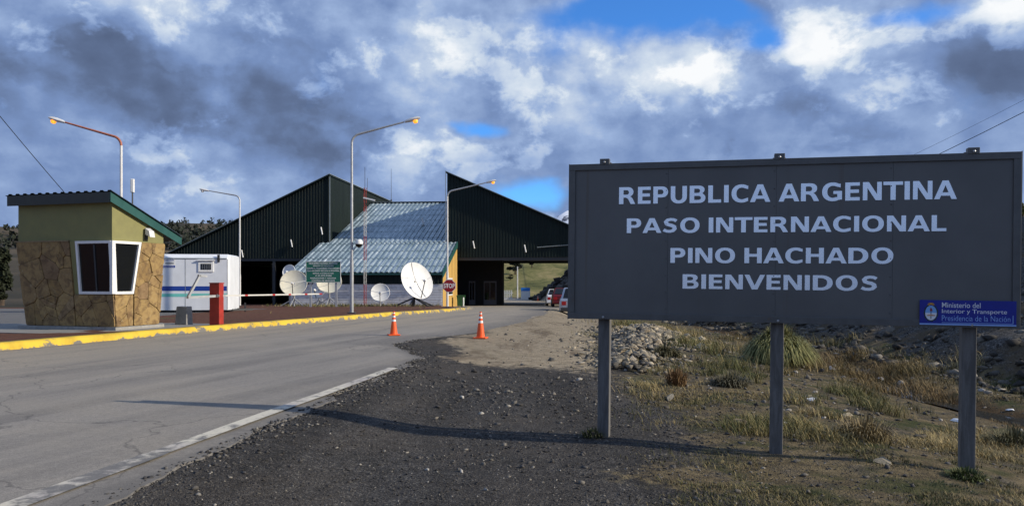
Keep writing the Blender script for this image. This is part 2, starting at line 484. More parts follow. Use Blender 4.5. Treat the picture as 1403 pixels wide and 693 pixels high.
for nm, col in (('w_dirt', dirt), ('w_grass', grass), ('w_wet', wet), ('w_soil', soil), ('w_scree', scree), ('w_hill', hill), ('w_far', far), ('w_pave', pave)):
    wgt = t.attr(nm)
    soft = t.maprange(t.math('ADD', wgt, t.math('MULTIPLY', t.math('SUBTRACT', nB, 0.5), 1.2)), 0.32, 0.68)
    soft = t.math('MULTIPLY', soft, t.math('GREATER_THAN', wgt, 0.01))
    c = t.mix(soft, c, col)
t.put(b.inputs['Base Color'], c)
b.inputs['Roughness'].default_value = 0.95
b.inputs['Specular IOR Level'].default_value = 0.15
h = t.math('ADD', t.math('MULTIPLY', v1d, -0.6), t.math('ADD', nC, t.math('MULTIPLY', v2d, -0.5)))
t.put(b.inputs['Normal'], t.bump(h, 0.8, 0.03))

# creek
m, t, b = new_mat('water')
b.inputs['Base Color'].default_value = (0.03, 0.028, 0.022, 1)
b.inputs['Roughness'].default_value = 0.08
t.put(b.inputs['Normal'], t.bump(t.noise(t.geo_pos(), 6, 3), 0.2, 0.02))

# snowy mountain
m, t, b = new_mat('snow_rock')
p = t.geo_pos()
n = t.noise(p, 0.012, 8, 0.65, 0.5)
t.put(b.inputs['Base Color'], t.mix(t.maprange(n, 0.36, 0.46), (0.06, 0.07, 0.10, 1), (0.85, 0.87, 0.92, 1)))
b.inputs['Roughness'].default_value = 0.9


# ------------------------------------------------------------------ mesh helpers
def link(o, parent=None):
    C.objects.link(o)
    if parent is not None: o.parent = parent
    return o


def tag(o, label=None, cat=None, group=None, kind=None):
    if label: o['label'] = label
    if cat: o['category'] = cat
    if group: o['group'] = group
    if kind: o['kind'] = kind
    return o


def thing(name, label, cat, loc=(0, 0, 0), rotz=0.0, group=None):
    o = bpy.data.objects.new(name, None)
    o.empty_display_size = 0.2
    link(o)
    o.location = loc
    o.rotation_euler = (0, 0, rotz)
    return tag(o, label, cat, group)


class MB:
    def __init__(self):
        self.v, self.f, self.mi = [], [], []

    def add(self, verts, faces, mi=0):
        o = len(self.v)
        self.v += [tuple(x) for x in verts]
        self.f += [tuple(i + o for i in q) for q in faces]
        self.mi += [mi] * len(faces)
        return self

    def box(self, lo, hi, mi=0):
        x0, y0, z0 = lo
        x1, y1, z1 = hi
        return self.add([(x0, y0, z0), (x1, y0, z0), (x1, y1, z0), (x0, y1, z0), (x0, y0, z1), (x1, y0, z1), (x1, y1, z1), (x0, y1, z1)],
                        [(0, 3, 2, 1), (4, 5, 6, 7), (0, 1, 5, 4), (1, 2, 6, 5), (2, 3, 7, 6), (3, 0, 4, 7)], mi)

    def hexa(self, v8, mi=0):
        return self.add(v8, [(0, 3, 2, 1), (4, 5, 6, 7), (0, 1, 5, 4), (1, 2, 6, 5), (2, 3, 7, 6), (3, 0, 4, 7)], mi)

    def prism(self, poly, off, mi=0):
        n = len(poly)
        off = Vector(off)
        a = [Vector(q) for q in poly]
        bq = [q + off for q in a]
        return self.add(a + bq, [tuple(range(n))[::-1], tuple(range(n, 2 * n))] + [(i, (i + 1) % n, n + (i + 1) % n, n + i) for i in range(n)], mi)

    def bar(self, a, b, w, h=None, mi=0, up=(0, 0, 1)):
        h = h or w
        a, b = Vector(a), Vector(b)
        dd = (b - a).normalized()
        s = dd.cross(Vector(up))
        if s.length < 1e-4: s = dd.cross(Vector((1, 0, 0)))
        s = s.normalized() * (w / 2)
        u = s.cross(dd).normalized() * (h / 2)
        return self.hexa([a - s - u, a + s - u, a + s + u, a - s + u, b - s - u, b + s - u, b + s + u, b - s + u], mi)

    def tube(self, pts, r, n=8, mi=0, cap=True):
        pts = [Vector(q) for q in pts]
        rs = r if isinstance(r, (list, tuple)) else [r] * len(pts)
        o = len(self.v)
        prev = None
        vs = []
        for i, q in enumerate(pts):
            dd = (pts[min(i + 1, len(pts) - 1)] - pts[max(i - 1, 0)]).normalized()
            if prev is None:
                s = dd.orthogonal().normalized()
            else:
                s = (prev - dd * prev.dot(dd))
                s = s.normalized() if s.length > 1e-6 else dd.orthogonal().normalized()
            prev = s
            w = dd.cross(s)
            for k in range(n):
                a = 2 * math.pi * k / n
                vs.append(q + (s * math.cos(a) + w * math.sin(a)) * rs[i])
        fs = []
        for i in range(len(pts) - 1):
            for k in range(n):
                fs.append((i * n + k, i * n + (k + 1) % n, (i + 1) * n + (k + 1) % n, (i + 1) * n + k))
        if cap:
            fs.append(tuple(range(n))[::-1])
            fs.append(tuple(range((len(pts) - 1) * n, len(pts) * n)))
        return self.add(vs, fs, mi)

    def lathe(self, prof, n=20, c=(0, 0, 0), mi=0):
        vs, fs = [], []
        for r, z in prof:
            for k in range(n):
                a = 2 * math.pi * k / n
                vs.append((c[0] + r * math.cos(a), c[1] + r * math.sin(a), c[2] + z))
        for i in range(len(prof) - 1):
            for k in range(n):
                fs.append((i * n + k, i * n + (k + 1) % n, (i + 1) * n + (k + 1) % n, (i + 1) * n + k))
        fs.append(tuple(range(n))[::-1])
        fs.append(tuple(range((len(prof) - 1) * n, len(prof) * n)))
        return self.add(vs, fs, mi)

    def build(self, name, mats, parent=None, smooth=False, bevel=0.0, M=None):
        me = bpy.data.meshes.new(name)
        me.from_pydata(self.v, [], self.f)
        if isinstance(mats, str): mats = [mats]
        for q in mats: me.materials.append(MATS[q])
        me.polygons.foreach_set('material_index', self.mi)
        if M is not None: me.transform(M)
        me.update()
        if smooth:
            try:
                me.shade_smooth()
                me.set_sharp_from_angle(angle=math.radians(38))
            except Exception:
                pass
        o = bpy.data.objects.new(name, me)
        link(o, parent)
        if bevel:
            bv = o.modifiers.new('bevel', 'BEVEL')
            bv.width, bv.segments, bv.limit_method, bv.angle_limit = bevel, 2, 'ANGLE', math.radians(40)
        return o


def part(name, mats, parent, fn, **kw):
    mb = MB()
    fn(mb)
    return mb.build(name, mats, parent, **kw)


def boxp(name, mat, parent, lo, hi, bevel=0.0):
    return MB().box(lo, hi).build(name, mat, parent, bevel=bevel)


def px3(px, py, Y):
    return Vector(((px - CX) / F * Y, Y, CAMH - (py - HZ) / F * Y))


def np_mesh(name, V, tris, mat, tint=None, parent=None, attrs=None, smooth=False):
    me = bpy.data.meshes.new(name)
    V = np.asarray(V, np.float32)
    tris = np.asarray(tris, np.int32)
    k = tris.shape[1]
    me.vertices.add(len(V))
    me.vertices.foreach_set('co', V.ravel())
    me.loops.add(tris.size)
    me.loops.foreach_set('vertex_index', tris.ravel())
    me.polygons.add(len(tris))
    me.polygons.foreach_set('loop_start', np.arange(0, tris.size, k, dtype=np.int32))
    me.polygons.foreach_set('loop_total', np.full(len(tris), k, np.int32))
    me.materials.append(MATS[mat])
    me.update(calc_edges=True)
    me.validate()
    if tint is not None:
        a = me.attributes.new('tint', 'FLOAT_COLOR', 'POINT')
        cc = np.ones((len(V), 4), np.float32)
        cc[:, :3] = tint
        a.data.foreach_set('color', cc.ravel())
    for nm, arr in (attrs or {}).items():
        a = me.attributes.new(nm, 'FLOAT', 'POINT')
        a.data.foreach_set('value', np.asarray(arr, np.float32).ravel())
    if smooth: me.polygons.foreach_set('use_smooth', np.ones(len(tris), bool))
    o = bpy.data.objects.new(name, me)
    return link(o, parent)


# value noise for terrain
def _hash(ix, iy, seed):
    n = (ix * 374761393 + iy * 668265263 + seed * 1442695041) & 0x7fffffff
    n = ((n ^ (n >> 13)) * 1274126177) & 0x7fffffff
    return ((n ^ (n >> 16)) & 0xffff) / 65535.0


def vnoise(X, Y, s, seed=0):
    x, y = np.asarray(X) / s, np.asarray(Y) / s
    ix, iy = np.floor(x).astype(np.int64), np.floor(y).astype(np.int64)
    fx, fy = x - ix, y - iy
    fx, fy = fx * fx * (3 - 2 * fx), fy * fy * (3 - 2 * fy)
    a, b = _hash(ix, iy, seed), _hash(ix + 1, iy, seed)
    c, e = _hash(ix, iy + 1, seed), _hash(ix + 1, iy + 1, seed)
    return (a * (1 - fx) + b * fx) * (1 - fy) + (c * (1 - fx) + e * fx) * fy - 0.5


def fbm(X, Y, s, seed=0, oct=5):
    r, amp = 0, 1.0
    for i in range(oct):
        r = r + amp * vnoise(X, Y, s, seed + i * 17)
        s, amp = s * 0.5, amp * 0.5
    return r


def sstep(a, b, x):
    q = np.clip((np.asarray(x, float) - a) / (b - a), 0, 1)
    return q * q * (3 - 2 * q)


# ------------------------------------------------------------------ ground heights
def rz(Y): return np.interp(Y, [-60, 33, 51, 70, 85, 130, 6000], [0.2, 0.2, -0.13, -0.53, -0.88, -1.2, -1.2])


def xl(Y): return np.interp(Y, [-60, 5, 16.6, 21.7, 24.5, 27.3, 30, 33, 38, 43, 48, 50, 52, 56, 62, 200], [-34, -14.2, -10.7, -9.15, -8.15, -7.05, -6.0, -5.0, -3.85, -3.1, -2.5, -2.45, -3.2, -4.6, -5.2, -5.2])


def xr(Y): return np.interp(Y, [-60, 0, 5.19, 9.04, 13, 15.07, 16.0, 18.6, 20.0, 22.6, 28, 35.6, 45, 52, 62, 69, 95, 101, 140, 200], [-7, -3.05, -2.72, -2.33, -1.95, -1.72, -1.95, -2.75, -2.3, -1.07, 0.2, 1.42, 2.0, 2.6, 6.0, 9.5, 9.5, 3.0, 3.0, 3.0])


def xcreek(Y): return np.interp(Y, [-60, 12, 16, 20, 28, 40, 60], [9.0, 7.7, 8.0, 8.1, 8.6, 9.2, 13.0]) + 0.35 * np.sin(np.asarray(Y) * 0.7)


def xbank(Y): return np.interp(Y, [-60, 5, 30, 48, 60, 97, 112, 135, 170, 6000], [11.0, 10.0, 9.6, 9.6, 15.0, 15.0, 3.6, 5.0, 60, 60])


def ground_z(X, Y):
    X, Y = np.asarray(X, float), np.asarray(Y, float)
    R = rz(Y)
    base = np.where(Y < 10, 0.0, np.where(Y < 20, (Y - 10) / 10 * 0.15, R - 0.05))
    near = base + 0.035 * fbm(X, Y, 1.4, 3, 4) + 0.05 * fbm(X, Y, 5, 5, 3)
    xc = xcreek(Y)
    dc = np.abs(X - xc)
    fade = 1 - sstep(50, 64, Y)
    near = near - (0.10 * sstep(0.8, 3.0, X) + 0.40 * sstep(3.2, 7.2, X)) * fade
    near = near - 0.16 * np.exp(-(dc / 0.5) ** 2) * fade
    near = near - 0.22 * sstep(2.3, 3.6, X) * sstep(36, 43, Y) * (1 - sstep(54, 62, Y))
    xb = xbank(Y)
    slope = np.interp(Y, [0, 60, 100, 112, 140], [0.45, 0.45, 0.6, 0.95, 0.5])
    up = np.maximum(0, X - xb)
    bank = up * slope
    bank = np.where(bank > 4.6, 4.6 + (bank - 4.6) * 0.07, bank)
    bank = np.minimum(bank, 9) * (1 + 0.25 * fbm(X, Y, 9, 31, 4)) + np.clip(up, 0, 1) * (0.5 * fbm(X, Y, 2.2, 41, 5))
    near = near + bank * (1 - sstep(140, 175, Y))
    left = R + 0.125 + 0.03 * fbm(X, Y, 1.0, 9, 3)
    lf = xl(Y) - 0.30
    rt = xr(Y)
    t = np.clip((X - rt) / 1.6, 0, 1)
    right = (R - np.where(Y < 17, 0.022, 0.012)) * (1 - sstep(0, 1, t)) + near * sstep(0, 1, t)
    z = np.where(X < lf, left, np.where(X < rt - 0.35, R - 0.12, np.where(X < rt, R - 0.022 - 0.098 * np.clip((rt - X) / 0.35, 0, 1), right)))
    # hills behind
    A = np.interp(Y, [125, 150, 250, 400, 650, 1000, 6000], [0, 1.0, 10.5, 17, 40, 48, 52])
    A = A * (1 + 0.35 * fbm(X, Y, 160, 51, 5)) + sstep(150, 300, Y) * 5 * fbm(X, Y, 60, 61, 4) + sstep(450, 700, Y) * 9 * fbm(X, Y, 120, 77, 5)
    side = sstep(55, 420, np.abs(X + 20) - 0.2 * Y)
    z = z + np.maximum(A, 0)
    lh = sstep(90, 380, -X) * sstep(40, 160, Y)
    z = z + lh * 10 * (1 + fbm(X, Y, 90, 71, 4))
    return z


# ------------------------------------------------------------------ ground sheet
def spaced(segs):
    out = []
    for a, b, n, pw in segs:
        q = np.linspace(0, 1, n, endpoint=False)
        out.append(a + (b - a) * q ** pw if b > a or True else q)
    return np.concatenate(out)


ys = np.concatenate([np.linspace(-60, 2, 24, endpoint=False), np.arange(2, 13, 0.1), np.arange(13, 32, 0.2), np.arange(32, 100, 0.7), 100 * (60.0) ** np.linspace(0, 1, 110)])
xin = np.concatenate([np.arange(-16, -4.5, 0.3), np.arange(-4.5, 9, 0.1), np.arange(9, 24, 0.22)])
xs = np.concatenate([-16 - (np.geomspace(0.5, 5000, 90))[::-1], xin, 24 + np.geomspace(0.4, 5000, 90)])
GX, GY = np.meshgrid(xs, ys)
GZ = ground_z(GX, GY)
nx, ny = len(xs), len(ys)
idx = np.arange(nx * ny).reshape(ny, nx)
quads = np.stack([idx[:-1, :-1], idx[:-1, 1:], idx[1:, 1:], idx[1:, :-1]], -1).reshape(-1, 4)
V = np.stack([GX, GY, GZ], -1).reshape(-1, 3)
X, Y = V[:, 0], V[:, 1]
onright = X > xr(Y) - 0.05
w_dirt = onright * sstep(13.6, 17.0, Y + 0.35 * X + 1.6 * fbm(X, Y, 2.0, 21, 4)) * (1 - sstep(2.0, 3.6, X - 0.10 * (Y - 18) + 0.8 * fbm(X, Y, 2, 22, 3)) * (Y < 33)) * (X < 13) * np.where(Y < 32, 0.15 + 0.85 * sstep(-2.0, -0.2, X - 0.06 * (Y - 20) + 0.9 * fbm(X, Y, 1.5, 24, 3)), 1.0)
w_grass = onright * sstep(1.0, 3.4, X + 1.8 * fbm(X, Y, 2.2, 23, 4) - 0.10 * np.maximum(0, Y - 14)) * sstep(5.4, 7.2, Y + 0.25 * X + fbm(X, Y, 1.5, 25, 3)) * (Y < 80)
w_grass = np.clip(w_grass, 0, 1)
w_wet = np.exp(-((X - xcreek(Y)) / (0.9 + 0.5 * fbm(X, Y, 3, 27, 3))) ** 2) * (Y < 60) * 0.9
w_scree = sstep(0.0, 0.8, X - xbank(Y) + 0.8 * fbm(X, Y, 2, 29, 3)) * (1 - sstep(140, 170, Y))
w_soil = (X < xl(Y)) * (1 - sstep(70, 90, Y)) * 1.0
w_pave = (X < -13.4) * (Y > 22.3) * (Y < 44) * 1.0 + (X < xl(Y)) * (Y < 21.8 + 0.4 * (X + 10)) * 0
w_soil = np.where(w_pave > 0.5, 0, w_soil)
w_hill = sstep(125, 140, Y)
w_far = sstep(250, 330, Y + 60 * fbm(X, Y, 60, 33, 4))
w_far = np.maximum(w_far, sstep(-18, -34, X) * sstep(44, 52, Y))
w_dirt = np.where(Y > 126, 0, w_dirt)
g = np_mesh('ground', V, quads, 'ground', attrs=dict(w_dirt=w_dirt, w_grass=w_grass, w_wet=w_wet, w_scree=w_scree, w_soil=w_soil, w_pave=w_pave, w_hill=w_hill, w_far=w_far), smooth=True)
tag(g, 'uneven ground of dark gravel, pale dirt and dry grass', kind='structure')

# ------------------------------------------------------------------ road
ry = np.concatenate([np.linspace(-60, 3, 20, endpoint=False), np.arange(3, 24, 0.12), np.arange(24, 110, 0.6), np.linspace(110, 139, 12)])
U = np.linspace(0, 1, 26)
jag = 0.15 * fbm(ry * 0 + 3, ry, 0.8, 81, 6) * 2 + 0.5 * fbm(ry * 0 + 7, ry, 4.0, 83, 5) * sstep(19, 24, ry) * (1 - sstep(50, 60, ry))
RL, RR = xl(ry) - 0.05, xr(ry) + jag
RX = RL[:, None] + (RR - RL)[:, None] * U[None, :]
RY = np.repeat(ry[:, None], len(U), 1)
RZ = rz(RY) + 0.03 * np.sin(np.pi * U)[None, :] + 0.012 * fbm(RX, RY, 3.0, 85, 3)
RX = np.concatenate([RX, RR[:, None], RR[:, None] + 0.05], 1)       # the skirt has its own top row, so the surface keeps its normals
RY = np.concatenate([RY, ry[:, None], ry[:, None]], 1)
RZ[:, -1] -= 0.012
RZ = np.concatenate([RZ, RZ[:, -1:], (RZ[:, -1] - 0.14)[:, None]], 1)
n2 = RX.shape[1]
idx = np.arange(RX.size).reshape(len(ry), n2)
quads = np.stack([idx[:-1, :-1], idx[:-1, 1:], idx[1:, 1:], idx[1:, :-1]], -1).reshape(-1, 4)
dR = (RR[:, None] - RX)
dust = sstep(0.75, 0.15, np.concatenate([np.repeat(U[None, :], len(ry), 0), np.ones((len(ry), 2))], 1)) * 0.8 + 0.7 * sstep(20, 30, RY)
edge = np.where(RY < 18, 1 - sstep(0.0, 0.42, dR), (1 - sstep(0.0, 1.6, dR)) * (1 - sstep(50, 60, RY)))
road = np_mesh('road', np.stack([RX, RY, RZ], -1).reshape(-1, 3), quads, 'asphalt', attrs=dict(dust=np.clip(dust, 0, 1), edge=edge), smooth=True)
tag(road, 'worn grey asphalt road running to the customs hall', kind='structure')

# white edge line, lying 4 mm on the asphalt
ly = np.arange(0.5, 13.4, 0.1)
lc = np.interp(ly, [0, 5.14, 8.03, 10, 13.4], [-3.62, -3.2, -2.76, -2.45, -1.96])


def road_z(Xq, Yq):
    u = (Xq - (xl(Yq) - 0.05)) / (xr(Yq) - xl(Yq) + 0.05)
    return rz(Yq) + 0.03 * np.sin(np.pi * u) + 0.012 * fbm(Xq, Yq, 3.0, 85, 3)


LV, LF, wear = [], [], []
for i, (y, c0) in enumerate(zip(ly, lc)):
    hw = 0.085 if y > 6.6 else 0.10
    for k, xx in enumerate((c0 - hw, c0, c0 + hw)):
        LV.append((xx, y, float(road_z(xx, y)) + 0.012))
        wear.append(float(np.interp(y, [0, 5.5, 6.4, 7.6, 13.4], [0.35, 0.25, 0.45, 0.02, 0.0])))
for i in range(len(ly) - 1):
    for k in range(2): LF.append((i * 3 + k, i * 3 + k + 1, i * 3 + 4 + k, i * 3 + 3 + k))
o = np_mesh('road_marking', LV, LF, 'line_paint', attrs=dict(wear=wear))
tag(o, 'worn white edge line along the broken asphalt edge', kind='structure')

# kerb, painted yellow
ky = np.concatenate([np.arange(-8, 44, 0.35), np.arange(44, 51.2, 0.2)])
KV, KF, wear = [], [], []
for i, y in enumerate(ky):
    x0 = float(xl(y)); z0 = float(rz(y))
    j = 0.012 * math.sin(y * 3.1) + 0.01 * math.sin(y * 7.7)
    prof = [(x0 + 0.02, z0 - 0.06), (x0 + j, z0 + 0.10), (x0 - 0.05 + j, z0 + 0.155 + j * 0.5), (x0 - 0.36, z0 + 0.16), (x0 - 0.40, z0 + 0.03)]
    for a, b_ in prof: KV.append((a, y, b_))
    wear += [float(np.interp(y, [-8, 20, 27, 33, 40, 46, 51], [0.10, 0.12, 0.22, 0.34, 0.38, 0.5, 0.9]))] * 5
    wear[-5] = 1.0
for i in range(len(ky) - 1):
    for k in range(4): KF.append((i * 5 + k + 1, i * 5 + k, i * 5 + 5 + k, i * 5 + 6 + k))
o = np_mesh('kerb', KV, KF, 'kerb_paint', attrs=dict(wear=wear))
tag(o, 'chipped yellow painted kerb along the far side of the road', kind='structure')

# creek
cy = np.arange(9, 24, 0.4)
CV, CF = [], []
for i, y in enumerate(cy):
    xc = float(xcreek(y)); zz = float(ground_z(np.array([xc]), np.array([y]))[0]) + 0.05
    wd = 0.30 + 0.14 * math.sin(y * 1.7)
    CV += [(xc - wd, y, zz), (xc + wd, y, zz)]
for i in range(len(cy) - 1): CF.append((2 * i, 2 * i + 1, 2 * i + 3, 2 * i + 2))
tag(np_mesh('water', CV, CF, 'water'), 'narrow dark stream through the dry grass', kind='structure')

# snowy mountain far behind
mx = np.linspace(-700, 2600, 70); my = np.linspace(3600, 5400, 36)
MX, MY = np.meshgrid(mx, my)
MZ = 400 * np.exp(-((MX - 400) / 420) ** 2 - ((MY - 4400) / 520) ** 2) * (1 + 0.3 * fbm(MX, MY, 400, 91, 6)) + 70 * fbm(MX, MY, 300, 92, 6) * np.exp(-((MX - 400) / 600) ** 2) - 30
idx = np.arange(MX.size).reshape(MX.shape)
quads = np.stack([idx[:-1, :-1], idx[:-1, 1:], idx[1:, 1:], idx[1:, :-1]], -1).reshape(-1, 4)
tag(np_mesh('mountain', np.stack([MX, MY, MZ], -1).reshape(-1, 3), quads, 'snow_rock'), 'distant mountain streaked with snow', kind='structure')


def gz(x, y): return float(ground_z(np.array([x]), np.array([y]))[0])


# ------------------------------------------------------------------ text
def text_mesh(body, offset=0.0, spacing=1.0):
    cu = bpy.data.curves.new('lettering', 'FONT')
    cu.body = body
    cu.offset = offset
    cu.space_character = spacing
    cu.resolution_u = 4
    o = bpy.data.objects.new('lettering', cu)
    C.objects.link(o)
    bpy.context.view_layer.update()
    dg = bpy.context.evaluated_depsgraph_get()
    me = bpy.data.meshes.new_from_object(o.evaluated_get(dg))
    bpy.data.objects.remove(o)
    bpy.data.curves.remove(cu)
    return me


def lettering(body, parent, mat, x0, x1, z0, z1, y, offset=0.02, spacing=1.05, name='lettering', axis='xz', flip=1):
    me = text_mesh(body, offset, spacing)
    n = len(me.vertices)
    co = np.empty(n * 3, np.float32)
    me.vertices.foreach_get('co', co)
    co = co.reshape(-1, 3)
    lo, hi = co.min(0), co.max(0)
    u = x0 + (co[:, 0] - lo[0]) / (hi[0] - lo[0]) * (x1 - x0)
    w = z0 + (co[:, 1] - lo[1]) / (hi[1] - lo[1]) * (z1 - z0)
    out = np.stack([u, np.full(n, y), w], -1).astype(np.float32)
    me.vertices.foreach_set('co', out.ravel())
    me.materials.clear()
    me.materials.append(MATS[mat])
    me.update()
    o = bpy.data.objects.new(name, me)
    return link(o, parent)


# ------------------------------------------------------------------ customs hall
BROT = -math.atan2(0.075, 0.997)
BO = Vector((-16.07, 70.0, 0.0))
hall = thing('customs_hall', 'dark green corrugated customs hall with teal metal roof at the road end', 'building', BO, BROT)
e1 = Vector((math.cos(BROT), math.sin(BROT), 0)); e2 = Vector((-math.sin(BROT), math.cos(BROT), 0))


def corr_cols(a, b, pitch=0.26, dep=0.045):
    """(coordinate, depth offset) pairs of a trapezoid sheet"""
    out = []
    n = max(1, round((b - a) / pitch)); p = (b - a) / n
    for i in range(n):
        s = a + i * p
        out += [(s, 0), (s + 0.42 * p, 0), (s + 0.52 * p, dep), (s + 0.88 * p, dep)]
    out.append((b, 0))
    return out


def sheet(mb, cols, fn_lo, fn_hi, mi=0):
    """a corrugated sheet; fn_lo/fn_hi give the two ends of each fold line"""
    o = len(mb.v)
    vs = []
    for s, dpt in cols: vs += [fn_lo(s, dpt), fn_hi(s, dpt)]
    fs = [(2 * i, 2 * i + 2, 2 * i + 3, 2 * i + 1) for i in range(len(cols) - 1)]
    mb.add(vs, fs, mi)


EAVE = 3.70
LPK, RPK = 10.83, 10.97
LSL, RSL = 0.468, 0.4377
U0, U1 = -15.2, 27.0
DV = 26.0
GB = -1.3            # footing
ltop = lambda u: LPK + LSL * u
rtop = lambda u: RPK - RSL * (u - 10.49)
def face_uz(px, py, v=0.0):
    k = (px - CX) / F
    q = BO + e2 * v
    u = (k * q.y - q.x) / (e1.x - k * e1.y)
    Yd = q.y + e1.y * u
    return u, CAMH - (py - HZ) / F * Yd


# west hall
part('front_cladding', 'clad_green', hall, lambda m_: sheet(m_, corr_cols(U0, 0.0), lambda s, q: (s, -q, EAVE - 0.04), lambda s, q: (s, -q, ltop(s))))
part('side_cladding', 'clad_green', hall, lambda m_: sheet(m_, corr_cols(0.0, DV), lambda s, q: (q, s, GB), lambda s, q: (q, s, LPK)))
part('roof', 'clad_green', hall, lambda m_: m_.hexa([(U0 - 0.3, -0.35, ltop(U0 - 0.3)), (0.12, -0.35, ltop(0.12)), (0.12, DV, ltop(0.12)), (U0 - 0.3, DV, ltop(U0 - 0.3)),
     (U0 - 0.3, -0.35, ltop(U0 - 0.3) + 0.12), (0.12, -0.35, ltop(0.12) + 0.12), (0.12, DV, ltop(0.12) + 0.12), (U0 - 0.3, DV, ltop(U0 - 0.3) + 0.12)]))
part('flashing', 'flashing', hall, lambda m_: (m_.bar((U0 - 0.3, -0.38, ltop(U0 - 0.3) + 0.13), (0.14, -0.38, ltop(0.14) + 0.13), 0.05, 0.04), m_.bar((0.15, -0.4, LPK + 0.19), (0.15, DV, LPK + 0.19), 0.05, 0.04)))
boxp('corner_post', 'flashing', hall, (0.05, -0.10, EAVE - 0.3), (0.11, -0.05, LPK))
boxp('end_wall', 'clad_green', hall, (U0, 0.1, GB), (U0 + 0.15, DV, ltop(U0) - 0.02))
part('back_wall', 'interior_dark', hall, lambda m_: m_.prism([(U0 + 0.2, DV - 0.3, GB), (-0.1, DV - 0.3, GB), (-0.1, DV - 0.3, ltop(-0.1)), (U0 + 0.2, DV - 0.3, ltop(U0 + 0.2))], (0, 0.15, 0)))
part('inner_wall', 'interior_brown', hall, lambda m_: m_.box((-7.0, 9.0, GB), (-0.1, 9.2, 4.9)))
boxp('lintel', 'steel_dark', hall, (U0 + 0.16, 0.02, EAVE - 0.28), (-0.02, 0.30, EAVE - 0.05))
for u in (-14.6, -9.8, -5.0, -0.25):
    boxp('column', 'steel_dark', hall, (u - 0.12, 0.04, GB), (u + 0.12, 0.29, EAVE - 0.29))
# east hall over the road
R0 = 10.49
part('front_cladding', 'clad_green', hall, lambda m_: sheet(m_, corr_cols(R0, U1), lambda s, q: (s, -q, EAVE), lambda s, q: (s, -q, rtop(s))))
part('side_cladding', 'clad_green', hall, lambda m_: sheet(m_, corr_cols(0.0, DV), lambda s, q: (R0 - q, s, EAVE), lambda s, q: (R0 - q, s, RPK)))
part('roof', 'clad_green', hall, lambda m_: m_.hexa([(R0 - 0.12, -0.35, rtop(R0 - 0.12)), (U1 + 0.4, -0.35, rtop(U1 + 0.4)), (U1 + 0.4, DV, rtop(U1 + 0.4)), (R0 - 0.12, DV, rtop(R0 - 0.12)),
     (R0 - 0.12, -0.35, rtop(R0 - 0.12) + 0.12), (U1 + 0.4, -0.35, rtop(U1 + 0.4) + 0.12), (U1 + 0.4, DV, rtop(U1 + 0.4) + 0.12), (R0 - 0.12, DV, rtop(R0 - 0.12) + 0.12)]))
part('flashing', 'flashing', hall, lambda m_: (m_.bar((R0 - 0.14, -0.38, rtop(R0 - 0.14) + 0.13), (U1 + 0.4, -0.38, rtop(U1 + 0.4) + 0.13), 0.05, 0.05), m_.bar((R0 - 0.1, -0.40, EAVE + 0.4), (R0 - 0.1, -0.40, RPK + 0.12), 0.05, 0.05)))
part('conduit', 'flashing', hall, lambda m_: m_.tube([(face_uz(736, 339)[0], -0.12, face_uz(736, 339)[1]), (face_uz(800, 334)[0], -0.12, face_uz(800, 334)[1])], 0.04, 6))
boxp('lintel', 'steel_dark', hall, (R0 + 0.02, 0.02, EAVE - 0.26), (U1 - 0.02, 0.30, EAVE - 0.02))
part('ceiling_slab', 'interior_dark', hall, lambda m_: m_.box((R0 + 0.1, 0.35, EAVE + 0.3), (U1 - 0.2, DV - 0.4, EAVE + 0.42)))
part('back_cladding', 'clad_green', hall, lambda m_: m_.prism([(R0 + 0.05, DV - 0.3, EAVE + 0.05), (U1 - 0.05, DV - 0.3, EAVE + 0.05), (U1 - 0.05, DV - 0.3, rtop(U1 - 0.05)), (R0 + 0.05, DV - 0.3, rtop(R0 + 0.05))], (0, 0.12, 0)))
for u, v in ((26.6, 0.04), (26.6, 8.5), (26.6, 17), (26.6, DV - 0.7)):
    boxp('column', 'steel_dark', hall, (u - 0.14, v, GB), (u + 0.14, v + 0.26, EAVE - 0.27))
# office block under the east hall
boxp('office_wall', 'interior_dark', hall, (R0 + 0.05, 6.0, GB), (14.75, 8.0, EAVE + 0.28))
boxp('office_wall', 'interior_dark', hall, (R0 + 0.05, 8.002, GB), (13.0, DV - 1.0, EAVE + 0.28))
for a, b_ in ((13.0, 14.2), (11.6, 12.2)):
    dr = boxp('door', 'roller', hall, (a, 5.90, -0.56), (b_, 5.995, 1.65))
    boxp('pane', 'glass_dark', dr, (a + 0.09, 5.87, -0.1), ((a + b_) / 2 - 0.04, 5.895, 1.5))
    boxp('pane', 'glass_dark', dr, ((a + b_) / 2 + 0.04, 5.87, -0.1), (b_ - 0.09, 5.895, 1.5))
# middle roof and front
MF = -8.0
ML, MRt = -0.7, 11.4
mz = lambda v: 2.42 + 0.337 * (v - MF)


def mid_roof(m_):
    sheet(m_, corr_cols(ML, MRt, 0.42, 0.06), lambda s, q: (s, MF - 0.35, mz(MF - 0.35) + q), lambda s, q: (s, -0.42, mz(-0.42) + q))
    sheet(m_, corr_cols(0.14, R0 - 0.14, 0.42, 0.06), lambda s, q: (s, -0.42, mz(-0.42) + q), lambda s, q: (s, 14.0, mz(14.0) + q))


